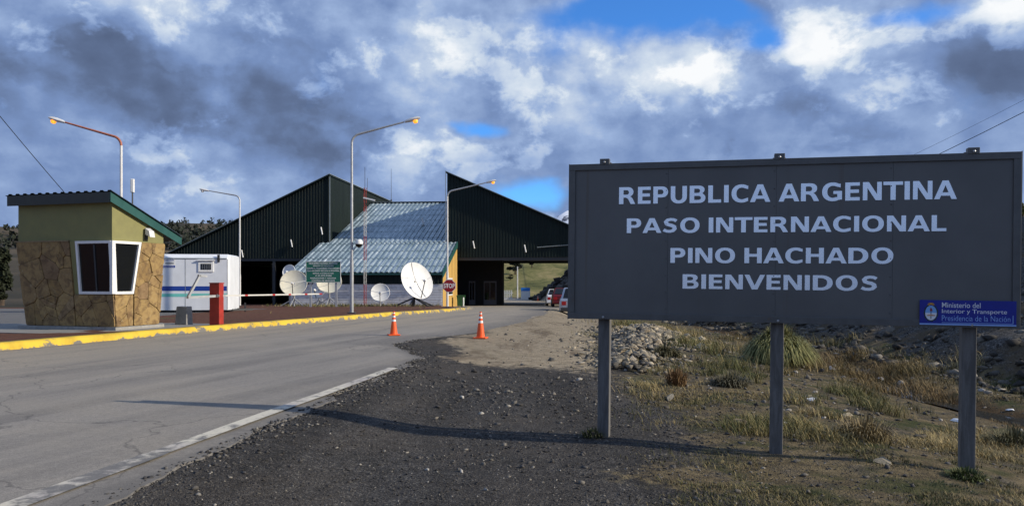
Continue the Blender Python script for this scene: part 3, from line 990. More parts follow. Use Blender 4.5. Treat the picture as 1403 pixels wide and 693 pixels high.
part('roof', 'roof_teal', hall, mid_roof)
part('roof_back', 'clad_green', hall, lambda m_: m_.hexa([(0.14, 14.02, GB), (R0 - 0.14, 14.02, GB), (R0 - 0.14, 14.2, GB), (0.14, 14.2, GB), (0.14, 14.02, mz(14) + 0.1), (R0 - 0.14, 14.02, mz(14) + 0.1), (R0 - 0.14, 14.2, mz(14) + 0.1), (0.14, 14.2, mz(14) + 0.1)]))
boxp('ridge_cap', 'flashing', hall, (0.14, 13.8, mz(14) + 0.11), (R0 - 0.14, 14.25, mz(14) + 0.15))
part('barge_board', 'trim_teal', hall, lambda m_: m_.hexa([(MRt + 0.01, MF - 0.4, mz(MF - 0.4) - 0.42), (MRt + 0.06, MF - 0.4, mz(MF - 0.4) - 0.42), (MRt + 0.06, -0.4, mz(-0.4) - 0.42), (MRt + 0.01, -0.4, mz(-0.4) - 0.42),
     (MRt + 0.01, MF - 0.4, mz(MF - 0.4) + 0.10), (MRt + 0.06, MF - 0.4, mz(MF - 0.4) + 0.10), (MRt + 0.06, -0.4, mz(-0.4) + 0.10), (MRt + 0.01, -0.4, mz(-0.4) + 0.10)]))
part('fascia', 'clad_green', hall, lambda m_: sheet(m_, corr_cols(ML + 0.1, MRt - 0.02, 0.3, 0.04), lambda s, q: (s, MF - 0.05 - q, 1.43), lambda s, q: (s, MF - 0.05 - q, mz(MF) - 0.12)))


def hsheet(m_, x0, x1, z0, z1, y, pitch=0.13, dep=0.03):
    cols = corr_cols(z0, z1, pitch, dep)
    vs, fs = [], []
    for s, q in cols: vs += [(x0, y - q, s), (x1, y - q, s)]
    fs = [(2 * i, 2 * i + 1, 2 * i + 3, 2 * i + 2) for i in range(len(cols) - 1)]
    m_.add(vs, fs)


for a, b_ in ((ML + 0.1, 1.9), (1.96, 4.3), (4.36, 6.7), (6.76, 9.1), (9.16, MRt - 0.02)):
    part('wall_sheet', 'clad_white', hall, lambda m_, a=a, b_=b_: hsheet(m_, a, b_, -0.75, 1.42, MF))
for a in (1.93, 4.33, 6.73, 9.13):
    boxp('cover_strip', 'clad_white', hall, (a - 0.05, MF - 0.055, -0.75), (a + 0.05, MF - 0.032, 1.42))
boxp('end_wall', 'clad_white', hall, (ML + 0.1, MF + 0.02, GB), (ML + 0.22, -0.05, 2.3))
nb = 9
for i in range(nb):
    a, b_ = MF + 0.02 + i * (7.6 / nb), MF + 0.02 + (i + 1) * (7.6 / nb) - 0.03
    part('board', 'yellow_wood', hall, lambda m_, a=a, b_=b_: m_.hexa([(MRt - 0.06, a, -0.9), (MRt, a, -0.9), (MRt, b_, -0.9), (MRt - 0.06, b_, -0.9),
         (MRt - 0.06, a, mz(a) - 0.02), (MRt, a, mz(a) - 0.02), (MRt, b_, mz(b_) - 0.02), (MRt - 0.06, b_, mz(b_) - 0.02)]))
w = boxp('window', 'frame_white', hall, (MRt + 0.005, MF + 2.3, 0.5), (MRt + 0.06, MF + 4.6, 1.9))
boxp('pane', 'glass_dark', w, (MRt + 0.061, MF + 2.42, 0.6), (MRt + 0.075, MF + 4.48, 1.8))
boxp('gutter', 'trim_teal', hall, (ML, MF - 0.46, mz(MF - 0.4) - 0.16), (MRt, MF - 0.36, mz(MF - 0.4) - 0.02))
boxp('floor_slab', 'concrete_floor', hall, (ML, MF, -1.0), (R0, -0.5, -0.62))


def wall_lamp(u, v, z, tilt, label):
    """slim white tube on a short bracket"""
    p0 = BO + e1 * u + e2 * v
    r = thing('wall_lamp', label, 'lamp', (p0.x, p0.y, z), BROT, 'slim white tube lamps on the customs hall')
    part('bracket', 'steel_dark', r, lambda m_: m_.bar((0, 0.30, -0.02), (0, -0.12, 0.0), 0.05, 0.05))
    part('tube', 'frame_white', r, lambda m_: m_.tube([(-tilt, -0.15, 0.34), (tilt, -0.17, -0.30)], 0.055, 8), smooth=True)


for px, py, lb in ((443, 317, 'slim white lamp tube near the peak corner of the west green gable'), (402, 334, 'slim white lamp tube midway on the west green gable'), (335, 348, 'slim white lamp tube beside the white trailer on the west gable'),
                   (650, 336, 'slim white lamp tube above the office doors of the portal'), (720, 341, 'slim white lamp tube above the open drive-through portal')):
    u, z = face_uz(px, py)
    wall_lamp(u, -0.32, z, 0.07, lb)
# roof vent stub
u, z = face_uz(577, 317, 4.0)
r = thing('roof_vent', 'thin white vent pipe leaning on the teal metal roof', 'vent', BO + e1 * u + e2 * 5.0 + Vector((0, 0, mz(5.0))), BROT)
part('pipe', 'frame_white', r, lambda m_: m_.tube([(0.1, 0, -0.1), (-0.12, 0, 0.75)], 0.07, 8), smooth=True)
part('collar', 'flashing', r, lambda m_: m_.lathe([(0.16, -0.04), (0.16, 0.10), (0.09, 0.16)], 10))
# whip antenna on the ridge
pp = BO + e1 * 2.3 + e2 * 14.1
r = thing('whip_antenna', 'thin tall whip antenna rising from the teal roof ridge', 'antenna', (pp.x, pp.y, mz(14.1)))
part('whip', 'steel_dark', r, lambda m_: m_.tube([(0, 0, 0), (0, 0, 3.6)], [0.03, 0.015], 6))
part('base', 'steel_dark', r, lambda m_: m_.lathe([(0.08, 0.0), (0.08, 0.3), (0.04, 0.4)], 8))

# ------------------------------------------------------------------ big welcome sign
SX, SY = 0.588, 8.5
EX, EY = 4.69, 7.38
SL = math.hypot(EX - SX, EY - SY)
SYAW = math.atan2(EY - SY, EX - SX)
SROLL = math.atan2(0.042, SL)
sign = thing('welcome_sign', 'large dark grey border sign with white lettering on three posts', 'sign', (SX, SY, 0), 0)
sign.rotation_euler = (0, SROLL, SYAW)
sx = Vector((math.cos(SYAW), math.sin(SYAW), 0))


def sign_xz(px, py):
    k = (px - CX) / F
    t_ = (k * SY - SX) / (sx.x - k * sx.y)
    Yd = SY + sx.y * t_
    z = CAMH - (py - HZ) / F * Yd
    return t_, z + t_ * math.sin(SROLL)


ZB, ZT = 1.253, 2.889
x_seams = [0.0] + [sign_xz(p_, 330)[0] for p_ in (912, 1060, 1220)] + [SL]
for i in range(4):
    boxp('panel', 'sign_grey', sign, (x_seams[i] + 0.001, 0.0 + 0.001 * (i % 2), ZB + 0.01), (x_seams[i + 1] - 0.001, 0.02, ZT - 0.01))
for i in (1, 2, 3): boxp('seam_light_block', 'sign_frame', sign, (x_seams[i] - 0.03, 0.0203, ZB + 0.01), (x_seams[i] + 0.03, 0.0208, ZT - 0.01))  # unseen strips added behind the seams to block sun leaking between panels
fw = 0.066
for lo, hi in (((0, -0.018, ZT - fw), (SL, -0.003, ZT)), ((0, -0.018, ZB), (SL, -0.003, ZB + fw)), ((0, -0.018, ZB + fw + 0.001), (fw, -0.003, ZT - fw - 0.001)), ((SL - fw, -0.018, ZB + fw + 0.001), (SL, -0.003, ZT - fw - 0.001))):
    boxp('frame', 'sign_frame', sign, lo, hi, bevel=0.003)
boxp('edge_trim', 'sign_frame', sign, (-0.006, -0.012, ZB - 0.005), (-0.001, 0.05, ZT + 0.005))
boxp('edge_trim', 'sign_frame', sign, (SL + 0.001, -0.012, ZB - 0.005), (SL + 0.006, 0.05, ZT + 0.005))
for z in (ZB + 0.15, 2.07, ZT - 0.15):
    boxp('rail', 'sign_frame', sign, (0.05, 0.021, z - 0.025), (SL - 0.05, 0.055, z + 0.025))
for px in (825, 1064, 1329):
    xx = sign_xz(px, 445)[0]
    po = boxp('post', 'post_wood', sign, (xx - 0.062, 0.056, -0.5), (xx + 0.062, 0.17, ZT + 0.02), bevel=0.006)
    br = boxp('bracket', 'sign_frame', sign, (xx - 0.05, -0.024, ZT - 0.012), (xx + 0.05, 0.055, ZT + 0.05), bevel=0.004)
    for z in (ZT + 0.012, ZB + 0.022):
        part('bolt', 'bolt_steel', sign, lambda m_: m_.lathe([(0.013, 0), (0.013, 0.008), (0.006, 0.013)], 8), M=Matrix.Translation((xx, -0.0245 if z > 2 else -0.0185, z)) @ Matrix.Rotation(math.radians(90), 4, 'X'))
for i in (1, 2, 3):
    for z in np.linspace(ZB + 0.12, ZT - 0.12, 9):
        for sgn in (-1,):
            part('rivet', 'sign_frame', sign, lambda m_: m_.lathe([(0.008, 0), (0.007, 0.003), (0.003, 0.005)], 6), M=Matrix.Translation((x_seams[i] - 0.018, -0.0005, z)) @ Matrix.Rotation(math.radians(90), 4, 'X'))


from mathutils.geometry import tessellate_polygon
ST, HB = 0.245, 0.185          # stem and bar, cap height = 1


def ell_arc(cx_, cy_, rx, ry, a0, a1, n=16):
    return [(cx_ + rx * math.copysign(abs(math.cos(a)) ** 0.92, math.cos(a)), cy_ + ry * math.copysign(abs(math.sin(a)) ** 0.92, math.sin(a))) for a in [math.radians(a0 + (a1 - a0) * i / n) for i in range(n + 1)]]


def glyph(ch):
    """width, outlines (outer first, then holes) of a bold humanist capital"""
    s, h = ST, HB
    if ch == 'I': return s, [[(0, 0), (s, 0), (s, 1), (0, 1)]]
    if ch == 'L': return .68, [[(0, 0), (.68, 0), (.68, h), (s, h), (s, 1), (0, 1)]]
    if ch == 'E': return .70, [[(0, 0), (.70, 0), (.70, h), (s, h), (s, .42), (.66, .42), (.66, .42 + h), (s, .42 + h), (s, 1 - h), (.70, 1 - h), (.70, 1), (0, 1)]]
    if ch == 'H': return .89, [[(0, 0), (s, 0), (s, .42), (.89 - s, .42), (.89 - s, 0), (.89, 0), (.89, 1), (.89 - s, 1), (.89 - s, .42 + h), (s, .42 + h), (s, 1), (0, 1)]]
    if ch == 'T': return .92, [[(.46 - s / 2, 0), (.46 + s / 2, 0), (.46 + s / 2, 1 - h), (.92, 1 - h), (.92, 1), (0, 1), (0, 1 - h), (.46 - s / 2, 1 - h)]]
    if ch == 'N': return .90, [[(0, 0), (.22, 0), (.22, .68), (.61, 0), (.90, 0), (.90, 1), (.68, 1), (.68, .32), (.29, 1), (0, 1)]]
    if ch == 'V': return 1.04, [[(.38, 0), (.66, 0), (1.04, 1), (.79, 1), (.52, .27), (.25, 1), (0, 1)]]
    if ch == 'A': return 1.04, [[(0, 0), (.25, 0), (.315, .18), (.725, .18), (.79, 0), (1.04, 0), (.66, 1), (.38, 1)], [(.38, .36), (.66, .36), (.52, .75)]]
    if ch == 'U':
        w_ = .87
        return w_, [[(0, 1), (0, .38)] + ell_arc(w_ / 2, .38, w_ / 2, .395, 180, 360)[1:] + [(w_, 1), (w_ - s, 1), (w_ - s, .38)] + ell_arc(w_ / 2, .38, w_ / 2 - s, .215, 360, 180)[1:] + [(s, 1)]]
    if ch == 'O': return 1.04, [ell_arc(.52, .5, .52, .52, 0, 360, 40)[:-1], ell_arc(.52, .5, .52 - s * 1.02, .335, 0, 360, 40)[:-1]]
    if ch == 'D': return .96, [[(0, 0)] + ell_arc(.40, .5, .56, .5, -90, 90, 22) + [(0, 1)], [(s, h)] + ell_arc(.38, .5, .56 - s, .5 - h, -90, 90, 22) + [(s, 1 - h)]]
    if ch == 'P': return .80, [[(0, 0), (s, 0), (s, .355)] + ell_arc(.46, .6775, .34, .3225, -90, 90) + [(0, 1)], [(s, .355 + h)] + ell_arc(.42, .6775, .13, .3225 - h, -90, 90) + [(s, 1 - h)]]
    if ch == 'R': return .90, [[(0, 0), (s, 0), (s, .38), (.36, .38)] + [(.46, .34), (.53, .25), (.64, 0), (.90, 0), (.76, .30), (.70, .39), (.62, .445)] + ell_arc(.47, .715, .33, .285, -58, 90, 12) + [(0, 1)], [(s, .555)] + ell_arc(.42, .6875, .13, .1325, -90, 90) + [(s, .82)]]
    if ch == 'B': return .84, [[(0, 0)] + ell_arc(.50, .285, .34, .285, -90, 55, 12) + ell_arc(.48, .765, .31, .235, -50, 90, 12) + [(0, 1)], [(s, h - .01)] + ell_arc(.46, .292, .14, .117, -90, 90, 10) + [(s, .41)], [(s, .58)] + ell_arc(.43, .7025, .12, .1225, -90, 90, 10) + [(s, .825)]]
    if ch in 'CG':
        out = ell_arc(.52, .5, .52, .52, 47, 313 if ch == 'C' else 310, 30)
        inn = ell_arc(.53, .5, .52 - s, .335, 305 if ch == 'C' else 318, 52, 26)
        if ch == 'C': return .88, [[(.86, .955)] + out[1:-1] + [(.86, .045), (.86, .255)] + inn[1:-1] + [(.86, .745)]]
        return .98, [[(.90, .95)] + out[1:-1] + [(.97, .07), (.97, .545), (.55, .545), (.55, .38), (.74, .38), (.74, .20)] + inn[2:-1] + [(.90, .735)]]
    if ch == 'S':
        cl = [(.74, .80), (.60, .885), (.42, .905), (.26, .86), (.16, .73), (.21, .60), (.34, .535), (.50, .49), (.62, .41), (.65, .28), (.56, .15), (.40, .095), (.22, .11), (.04, .20)]
        th = [.20, .19, .19, .21, .235, .235, .22, .22, .235, .235, .21, .19, .19, .20]
        lf, rt = [], []
        for i, (x_, y_) in enumerate(cl):
            a, b_ = cl[max(0, i - 1)], cl[min(len(cl) - 1, i + 1)]
            dx_, dy_ = b_[0] - a[0], b_[1] - a[1]
            L_ = math.hypot(dx_, dy_)
            nx_, ny_ = -dy_ / L_ * th[i] / 2, dx_ / L_ * th[i] / 2
            lf.append((x_ + nx_, y_ + ny_)); rt.append((x_ - nx_, y_ - ny_))
        return .80, [lf + rt[::-1]]
    raise KeyError(ch)


GAP = 0.145


def letters(body, parent, mat, x0, x1, z0, z1, y):
    run, pen = [], 0.0
    for i, ch in enumerate(body):
        if ch == ' ':
            pen += 0.34; continue
        w_, loops = glyph(ch)
        tight = 0.07 if ch in 'AVT' else 0.0
        if run: pen += GAP - tight - (0.07 if body[i - 1] in 'AVT' else 0.0)
        run.append((pen, loops)); pen += w_
    kx, kz = (x1 - x0) / pen, z1 - z0
    for px_, loops in run:
        pts = [(x0 + (px_ + a) * kx, z0 + b_ * kz) for lp in loops for a, b_ in lp]
        tr_ = tessellate_polygon([[Vector((a, b_, 0)) for a, b_ in lp] for lp in loops])
        mb = MB()
        mb.add([(a, y, b_) for a, b_ in pts], [tuple(q_) for q_ in tr_])
        mb.build('letter', mat, parent)


def sign_line(body, l, r_, tl, bl, tr, br_, off=0.03):
    xa, za0 = sign_xz(l, bl); _, za1 = sign_xz(l, tl)
    xb, zb0 = sign_xz(r_, br_); _, zb1 = sign_xz(r_, tr)
    letters(body, sign, 'letter_white', xa, xb, (za0 + zb0) / 2, (za1 + zb1) / 2, -0.004)


sign_line('REPUBLICA ARGENTINA', 845, 1307, 257, 279.5, 247, 273)
sign_line('PASO INTERNACIONAL', 856, 1293, 300, 319, 294, 317)
sign_line('PINO HACHADO', 916, 1221, 341, 361, 338, 360)
sign_line('BIENVENIDOS', 933, 1200, 377, 396.5, 376, 397)

# ministry plaque, riveted over the frame
pa, zb_ = sign_xz(1257, 444); pb, zt_ = sign_xz(1389, 412)
zb_ = sign_xz(1257, 443.5)[1]; zt_ = sign_xz(1257, 410.5)[1]
PW, PH = pb - pa, zt_ - zb_
plq = thing('ministry_plaque', 'blue ministry plaque with coat of arms in the corner of the grey sign', 'plaque', sign.matrix_basis @ Vector((pa, -0.022, zb_)))
plq.rotation_euler = (0, SROLL, SYAW)
boxp('plate', 'plaque_blue', plq, (0, -0.004, 0), (PW, 0.0, PH))
boxp('border_stripe', 'plaque_lightblue', plq, (0.0, -0.0065, -0.004), (PW, -0.0042, 0.010))
fx = lambda q: q * PW
fz = lambda q: q * PH
lettering('Ministerio del', plq, 'emblem_white', fx(.235), fx(.635), fz(.70), fz(.91), -0.0045, 0.002, 1.0)
lettering('Interior y Transporte', plq, 'emblem_white', fx(.235), fx(.905), fz(.42), fz(.64), -0.0045, 0.002, 1.0)
lettering('Presidencia de la Nación', plq, 'plaque_lightblue', fx(.235), fx(.94), fz(.16), fz(.385), -0.0045, -0.006, 1.0)
boxp('rule', 'plaque_lightblue', plq, (fx(.235), -0.006, fz(.075)), (fx(.97), -0.0043, fz(.095)))
boxp('rule', 'plaque_lightblue', plq, (fx(.963), -0.006, fz(.097)), (fx(.97), -0.0043, fz(.42)))
emb = Matrix.Translation((fx(.12), -0.0045, fz(.47)))


def ellipse(m_, rx, rz_, y, a0=0, a1=2 * math.pi, n=28, c=(0, 0)):
    pts = [(c[0] + rx * math.cos(a0 + (a1 - a0) * i / n), y, c[1] + rz_ * math.sin(a0 + (a1 - a0) * i / n)) for i in range(n + (0 if a1 - a0 > 6.28 else 1))]
    m_.add(pts, [tuple(range(len(pts)))])


def ring(m_, rx, rz_, w_, y, a0, a1, n=26):
    vs, fs = [], []
    for i in range(n + 1):
        a = a0 + (a1 - a0) * i / n
        k = w_ * (1 + 0.35 * math.sin(i * 2.4))
        vs += [(rx * math.cos(a), y, rz_ * math.sin(a)), ((rx + k) * math.cos(a), y, (rz_ + k) * math.sin(a))]
    fs = [(2 * i, 2 * i + 1, 2 * i + 3, 2 * i + 2) for i in range(n)]
    m_.add(vs, fs)


arms = MB()
ell = PH * 0.30
ellipse(arms, ell * 0.72, ell, 0.0, 0, math.pi); arms.mi[-1] = 0
ellipse(arms, ell * 0.72, ell, 0.0, math.pi, 2 * math.pi); arms.mi[-1] = 1
n0 = len(arms.f); ring(arms, ell * 0.74, ell * 1.02, ell * 0.16, -0.0006, math.radians(110), math.radians(430)); arms.mi[n0:] = [2] * (len(arms.f) - n0)
n0 = len(arms.f)
for i in range(9):
    a = math.pi * i / 8
    c0, s0 = math.cos(a), math.sin(a)
    q = [(c0 * ell * .16 - s0 * .006, -0.0010, ell * 1.12 + s0 * ell * .16 + c0 * .006), (c0 * ell * .16 + s0 * .006, -0.0010, ell * 1.12 + s0 * ell * .16 - c0 * .006), (c0 * ell * .5, -0.0010, ell * 1.12 + s0 * ell * .34)]
    arms.add(q, [(0, 1, 2)])
ellipse(arms, ell * .2, ell * .18, -0.0009, 0, math.pi, c=(0, ell * 1.12))
arms.mi[n0:] = [3] * (len(arms.f) - n0)
arms.add([(-.003, -.0008, -ell * .8), (.003, -.0008, -ell * .8), (.003, -.0008, ell * .6), (-.003, -.0008, ell * .6)], [(0, 1, 2, 3)], 2)
arms.add([(-ell * .16, -.0010, ell * .25), (ell * .2, -.0010, ell * .25), (ell * .1, -.0010, ell * .62), (-ell * .06, -.0010, ell * .74)], [(0, 1, 2, 3)], 4)
arms.add([(-ell * .55, -.0010, -ell * .42), (ell * .55, -.0010, -ell * .42), (ell * .5, -.0010, -ell * .28), (0, -.0010, -ell * .2), (-ell * .5, -.0010, -ell * .28)], [(0, 1, 2, 3, 4)], 5)
arms.build('coat_of_arms', ['emblem_sky', 'emblem_white', 'emblem_laurel', 'emblem_gold', 'emblem_red', 'emblem_skin'], plq, M=emb)

# ------------------------------------------------------------------ guard booth
BX, BY, BZ = -10.67, 21.2, 0.42
booth = thing('guard_booth', 'guard booth with flagstone walls, olive plaster and sloping roof by the kerb', 'booth', (BX, BY, BZ), math.radians(-17.6))
HS = 2.31                     # stone height
LW, DW = 3.3, 1.95


def wl(x, z, off=0.0):
    q = z / HS
    return (x * (3.1 + 0.2 * q) / 3.3, 0.15 * (1 - q) - off, z)


def wr(y, z, off=0.0):
    q = z / HS
    a, b_ = 0.15 * (1 - q), 1.75 + 0.20 * q
    return (0.03 * q + off, a + (b_ - a) * y / DW, z)


ins = -0.035
core = MB()
lo4 = [wl(-LW, 0, ins)[:2] + (0,), (ins, 0.15 - ins, 0), (ins, 1.72, 0), (-3.1 - ins, 1.72, 0)]
lo4[0] = (-3.1 - ins, 0.15 - ins, 0)
hi4 = [(-3.3 - ins, -ins, HS), (0.03 + ins, -ins, HS), (0.03 + ins, 1.95, HS), (-3.3 - ins, 1.95, HS)]
core.hexa(lo4 + hi4)
core.build('core_wall', 'mortar', booth)
boxp('plinth', 'concrete', booth, (-3.3, 0.05, -0.22), (0.10, 1.85, -0.003))


def clip_poly(poly, nx_, ny_, c_):
    out = []
    for i in range(len(poly)):
        p_, q_ = poly[i], poly[(i + 1) % len(poly)]
        dp, dq = nx_ * p_[0] + ny_ * p_[1] - c_, nx_ * q_[0] + ny_ * q_[1] - c_
        if dp <= 0: out.append(p_)
        if dp * dq < 0:
            s_ = dp / (dp - dq)
            out.append((p_[0] + (q_[0] - p_[0]) * s_, p_[1] + (q_[1] - p_[1]) * s_))
    return out


def voronoi_cells(region, n, rng, relax=1):
    xs_ = [p_[0] for p_ in region]; ys_ = [p_[1] for p_ in region]
    seeds = []
    while len(seeds) < n:
        p_ = (rng.uniform(min(xs_), max(xs_)), rng.uniform(min(ys_), max(ys_)))
        ok = all((region[(i + 1) % len(region)][0] - region[i][0]) * (p_[1] - region[i][1]) - (region[(i + 1) % len(region)][1] - region[i][1]) * (p_[0] - region[i][0]) > 0 for i in range(len(region)))
        if ok: seeds.append(p_)
    for it in range(relax):
        cells = []
        for i, a in enumerate(seeds):
            poly = list(region)
            for j, b_ in enumerate(seeds):
                if i == j or not poly: continue
                nx_, ny_ = b_[0] - a[0], b_[1] - a[1]
                poly = clip_poly(poly, nx_, ny_, nx_ * (a[0] + b_[0]) / 2 + ny_ * (a[1] + b_[1]) / 2)
            cells.append(poly)
        if it < relax - 1:
            seeds = [((sum(p_[0] for p_ in c_) / len(c_) + s_[0]) / 2, (sum(p_[1] for p_ in c_) / len(c_) + s_[1]) / 2) for c_, s_ in zip(cells, seeds)]
    return [c_ for c_ in cells if len(c_) > 2]


def stones(region, n, fn, rng, flip):
    for cell in voronoi_cells(region, n, rng):
        cx_ = sum(p_[0] for p_ in cell) / len(cell); cy_ = sum(p_[1] for p_ in cell) / len(cell)
        th = 0.012 + rng.random() * 0.024
        # rounded, inset outline: shrink then cut corners
        sm = []
        L = len(cell)
        for i in range(L):
            p_, q_ = cell[i], cell[(i + 1) % L]
            for s_ in (0.07, 0.93):
                sm.append((p_[0] + (q_[0] - p_[0]) * s_, p_[1] + (q_[1] - p_[1]) * s_))
        def shr(d_):
            out = []
            for x_, y_ in sm:
                r_ = math.hypot(x_ - cx_, y_ - cy_) + 1e-6
                k_ = max(0.3, (r_ - d_) / r_)
                out.append((cx_ + (x_ - cx_) * k_, cy_ + (y_ - cy_) * k_))
            return out
        a, b_ = shr(0.006), shr(0.014)
        n_ = len(a)
        vs = [fn(x_, y_, -0.04) for x_, y_ in a] + [fn(x_, y_, th - 0.008) for x_, y_ in a] + [fn(x_, y_, th) for x_, y_ in b_]
        fs = [(i, (i + 1) % n_, n_ + (i + 1) % n_, n_ + i) for i in range(n_)] + [(n_ + i, n_ + (i + 1) % n_, 2 * n_ + (i + 1) % n_, 2 * n_ + i) for i in range(n_)] + [tuple(range(2 * n_, 3 * n_))]
        MB().add(vs, fs).build('stone', 'flagstone', booth)


rg = random.Random(4)
stones([(-3.3, 0.0), (-1.42, 0.0), (-1.42, HS), (-3.3, HS)], 22, wl, rg, 0)
stones([(-1.40, 0.0), (0.0, 0.0), (0.0, 0.86), (-1.40, 0.86)], 9, wl, rg, 0)
stones([(0.0, 0.0), (0.74, 0.0), (0.74, 0.86), (0.0, 0.86)], 7, wr, rg, 0)
stones([(0.76, 0.0), (1.95, 0.0), (1.95, HS), (1.04, HS), (0.77, 0.88)], 19, wr, rg, 0)
# plaster band with sloping head
ZR = 3.42
rs = -0.40
roofz = lambda y: ZR + rs * y
part('upper_wall', 'olive_plaster', booth, lambda m_: m_.hexa([(-3.26, 0.03, HS + 0.002), (0.0, 0.03, HS + 0.002), (0.0, 1.93, HS + 0.002), (-3.26, 1.93, HS + 0.002), (-3.26, 0.03, roofz(0.03) - 0.02), (0.0, 0.03, roofz(0.03) - 0.02), (0.0, 1.93, roofz(1.93) - 0.02), (-3.26, 1.93, roofz(1.93) - 0.02)]))
boxp('ledge', 'mortar', booth, (-3.34, -0.035, HS - 0.01), (-1.42, 0.028, HS + 0.03))
# plaster reveal beside the window
part('reveal', 'olive_plaster', booth, lambda m_: m_.hexa([wl(-1.40, 0.88, -0.03), wl(-1.20, 0.88, -0.03), wl(-1.20, 0.88, -0.06), wl(-1.40, 0.88, -0.06), wl(-1.40, HS, 0.006), wl(-1.20, HS, 0.006), wl(-1.20, HS, -0.06), wl(-1.40, HS, -0.06)]))


def frame_on(fn, outer, inner, name, d0, d1):
    mb = MB()
    n_ = len(outer)
    vs = [fn(x_, y_, d1) for x_, y_ in outer] + [fn(x_, y_, d1) for x_, y_ in inner] + [fn(x_, y_, d0) for x_, y_ in outer] + [fn(x_, y_, d0) for x_, y_ in inner]
    fs = []
    for i in range(n_):
        j = (i + 1) % n_
        fs += [(i, j, n_ + j, n_ + i), (2 * n_ + i, 2 * n_ + j, j, i), (n_ + i, n_ + j, 3 * n_ + j, 3 * n_ + i)]
    mb.add(vs, fs)
    return mb.build(name, 'frame_white', booth)


w = frame_on(wl, [(-1.20, 0.88), (-0.005, 0.88), (-0.005, HS), (-1.20, HS)], [(-1.13, 0.95), (-0.07, 0.95), (-0.07, HS - 0.07), (-1.13, HS - 0.07)], 'window', -0.05, 0.03)
MB().add([wl(-1.15, 0.93, -0.02), wl(-0.05, 0.93, -0.02), wl(-0.05, HS - 0.05, -0.02), wl(-1.15, HS - 0.05, -0.02)], [(0, 1, 2, 3)]).build('pane', 'glass_dark', w)
MB().hexa([wl(-0.62, 0.97, 0.0), wl(-0.57, 0.97, 0.0), wl(-0.57, 0.97, -0.018), wl(-0.62, 0.97, -0.018), wl(-0.62, HS - 0.09, 0.0), wl(-0.57, HS - 0.09, 0.0), wl(-0.57, HS - 0.09, -0.018), wl(-0.62, HS - 0.09, -0.018)]).build('mullion', 'steel_dark', w)
w = frame_on(wr, [(0.005, 0.88), (0.74, 0.88), (1.02, HS), (0.005, HS)], [(0.08, 0.95), (0.68, 0.95), (0.93, HS - 0.07), (0.08, HS - 0.07)], 'window', -0.05, 0.035)
MB().add([wr(0.06, 0.93, -0.02), wr(0.70, 0.93, -0.02), wr(0.95, HS - 0.05, -0.02), wr(0.06, HS - 0.05, -0.02)], [(0, 1, 2, 3)]).build('pane', 'glass_dark', w)
boxp('corner_mullion', 'frame_white', booth, (-0.03, -0.02, HS - 1.42), (0.06, 0.09, HS))
# roof
rf = part('roof', 'roof_dark', booth, lambda m_: sheet(m_, corr_cols(-3.55, 0.16, 0.26, 0.035), lambda s, q: (s, -0.14, roofz(-0.14) + 0.13 + q), lambda s, q: (s, 2.55, roofz(2.55) + 0.13 + q)))
part('roof_deck', 'fascia_dark', rf, lambda m_: m_.hexa([(-3.46, -0.1, roofz(-0.1)), (0.06, -0.1, roofz(-0.1)), (0.06, 2.5, roofz(2.5)), (-3.46, 2.5, roofz(2.5)), (-3.46, -0.1, roofz(-0.1) + 0.12), (0.06, -0.1, roofz(-0.1) + 0.12), (0.06, 2.5, roofz(2.5) + 0.12), (-3.46, 2.5, roofz(2.5) + 0.12)]))
boxp('fascia', 'fascia_dark', booth, (-3.48, -0.135, ZR - 0.11), (0.075, -0.102, ZR + 0.165))
part('fascia', 'trim_teal', booth, lambda m_: m_.hexa([(0.08, -0.13, roofz(-0.13) - 0.14), (0.11, -0.13, roofz(-0.13) - 0.14), (0.11, 2.56, roofz(2.56) - 0.10), (0.08, 2.56, roofz(2.56) - 0.10), (0.08, -0.13, roofz(-0.13) + 0.13), (0.11, -0.13, roofz(-0.13) + 0.13), (0.11, 2.56, roofz(2.56) + 0.13), (0.08, 2.56, roofz(2.56) + 0.13)]))
# flood lamp on the plaster
fl = thing('flood_lamp', 'small pale flood lamp on the olive booth wall', 'lamp', booth.matrix_basis @ Vector((0.0, 1.25, 2.55)), math.radians(-17.6))
part('housing', 'lamp_head', fl, lambda m_: m_.hexa([(0.06, -0.10, -0.02), (0.24, -0.10, -0.10), (0.24, 0.10, -0.10), (0.06, 0.10, -0.02), (0.06, -0.10, 0.17), (0.20, -0.10, 0.08), (0.20, 0.10, 0.08), (0.06, 0.10, 0.17)]), bevel=0.015)
part('bracket', 'steel_dark', fl, lambda m_: (m_.box((0.0, -0.05, -0.16), (0.03, 0.05, 0.16)), m_.bar((0.02, 0, -0.12), (0.1, 0, 0.02), 0.02)))
# short antenna on the booth roof
an = thing('antenna', 'short white antenna standing on the booth roof', 'antenna', booth.matrix_basis @ Vector((0.0, 0.75, roofz(0.75) + 0.12)))
part('mast', 'steel_dark', an, lambda m_: m_.tube([(0, 0, 0), (0, 0, 0.62)], 0.02, 6))
part('radome', 'frame_white', an, lambda m_: m_.box((-0.05, -0.04, 0.42), (0.05, 0.04, 0.80)), bevel=0.02)
# concrete apron round the booth
ap = thing('booth_apron', 'concrete apron slab under the guard booth', 'slab', (0, 0, 0))
part('slab', 'concrete_floor', ap, lambda m_: m_.prism([(-16.5, 21.4, 0.336), (-11.6, 20.0, 0.336), (-9.15, 22.6, 0.336), (-8.75, 24.4, 0.336), (-10.9, 25.2, 0.336), (-16.5, 24.6, 0.336)], (0, 0, -0.2)))
ap.name = 'pavement'; ap['kind'] = 'structure'; del ap['category']

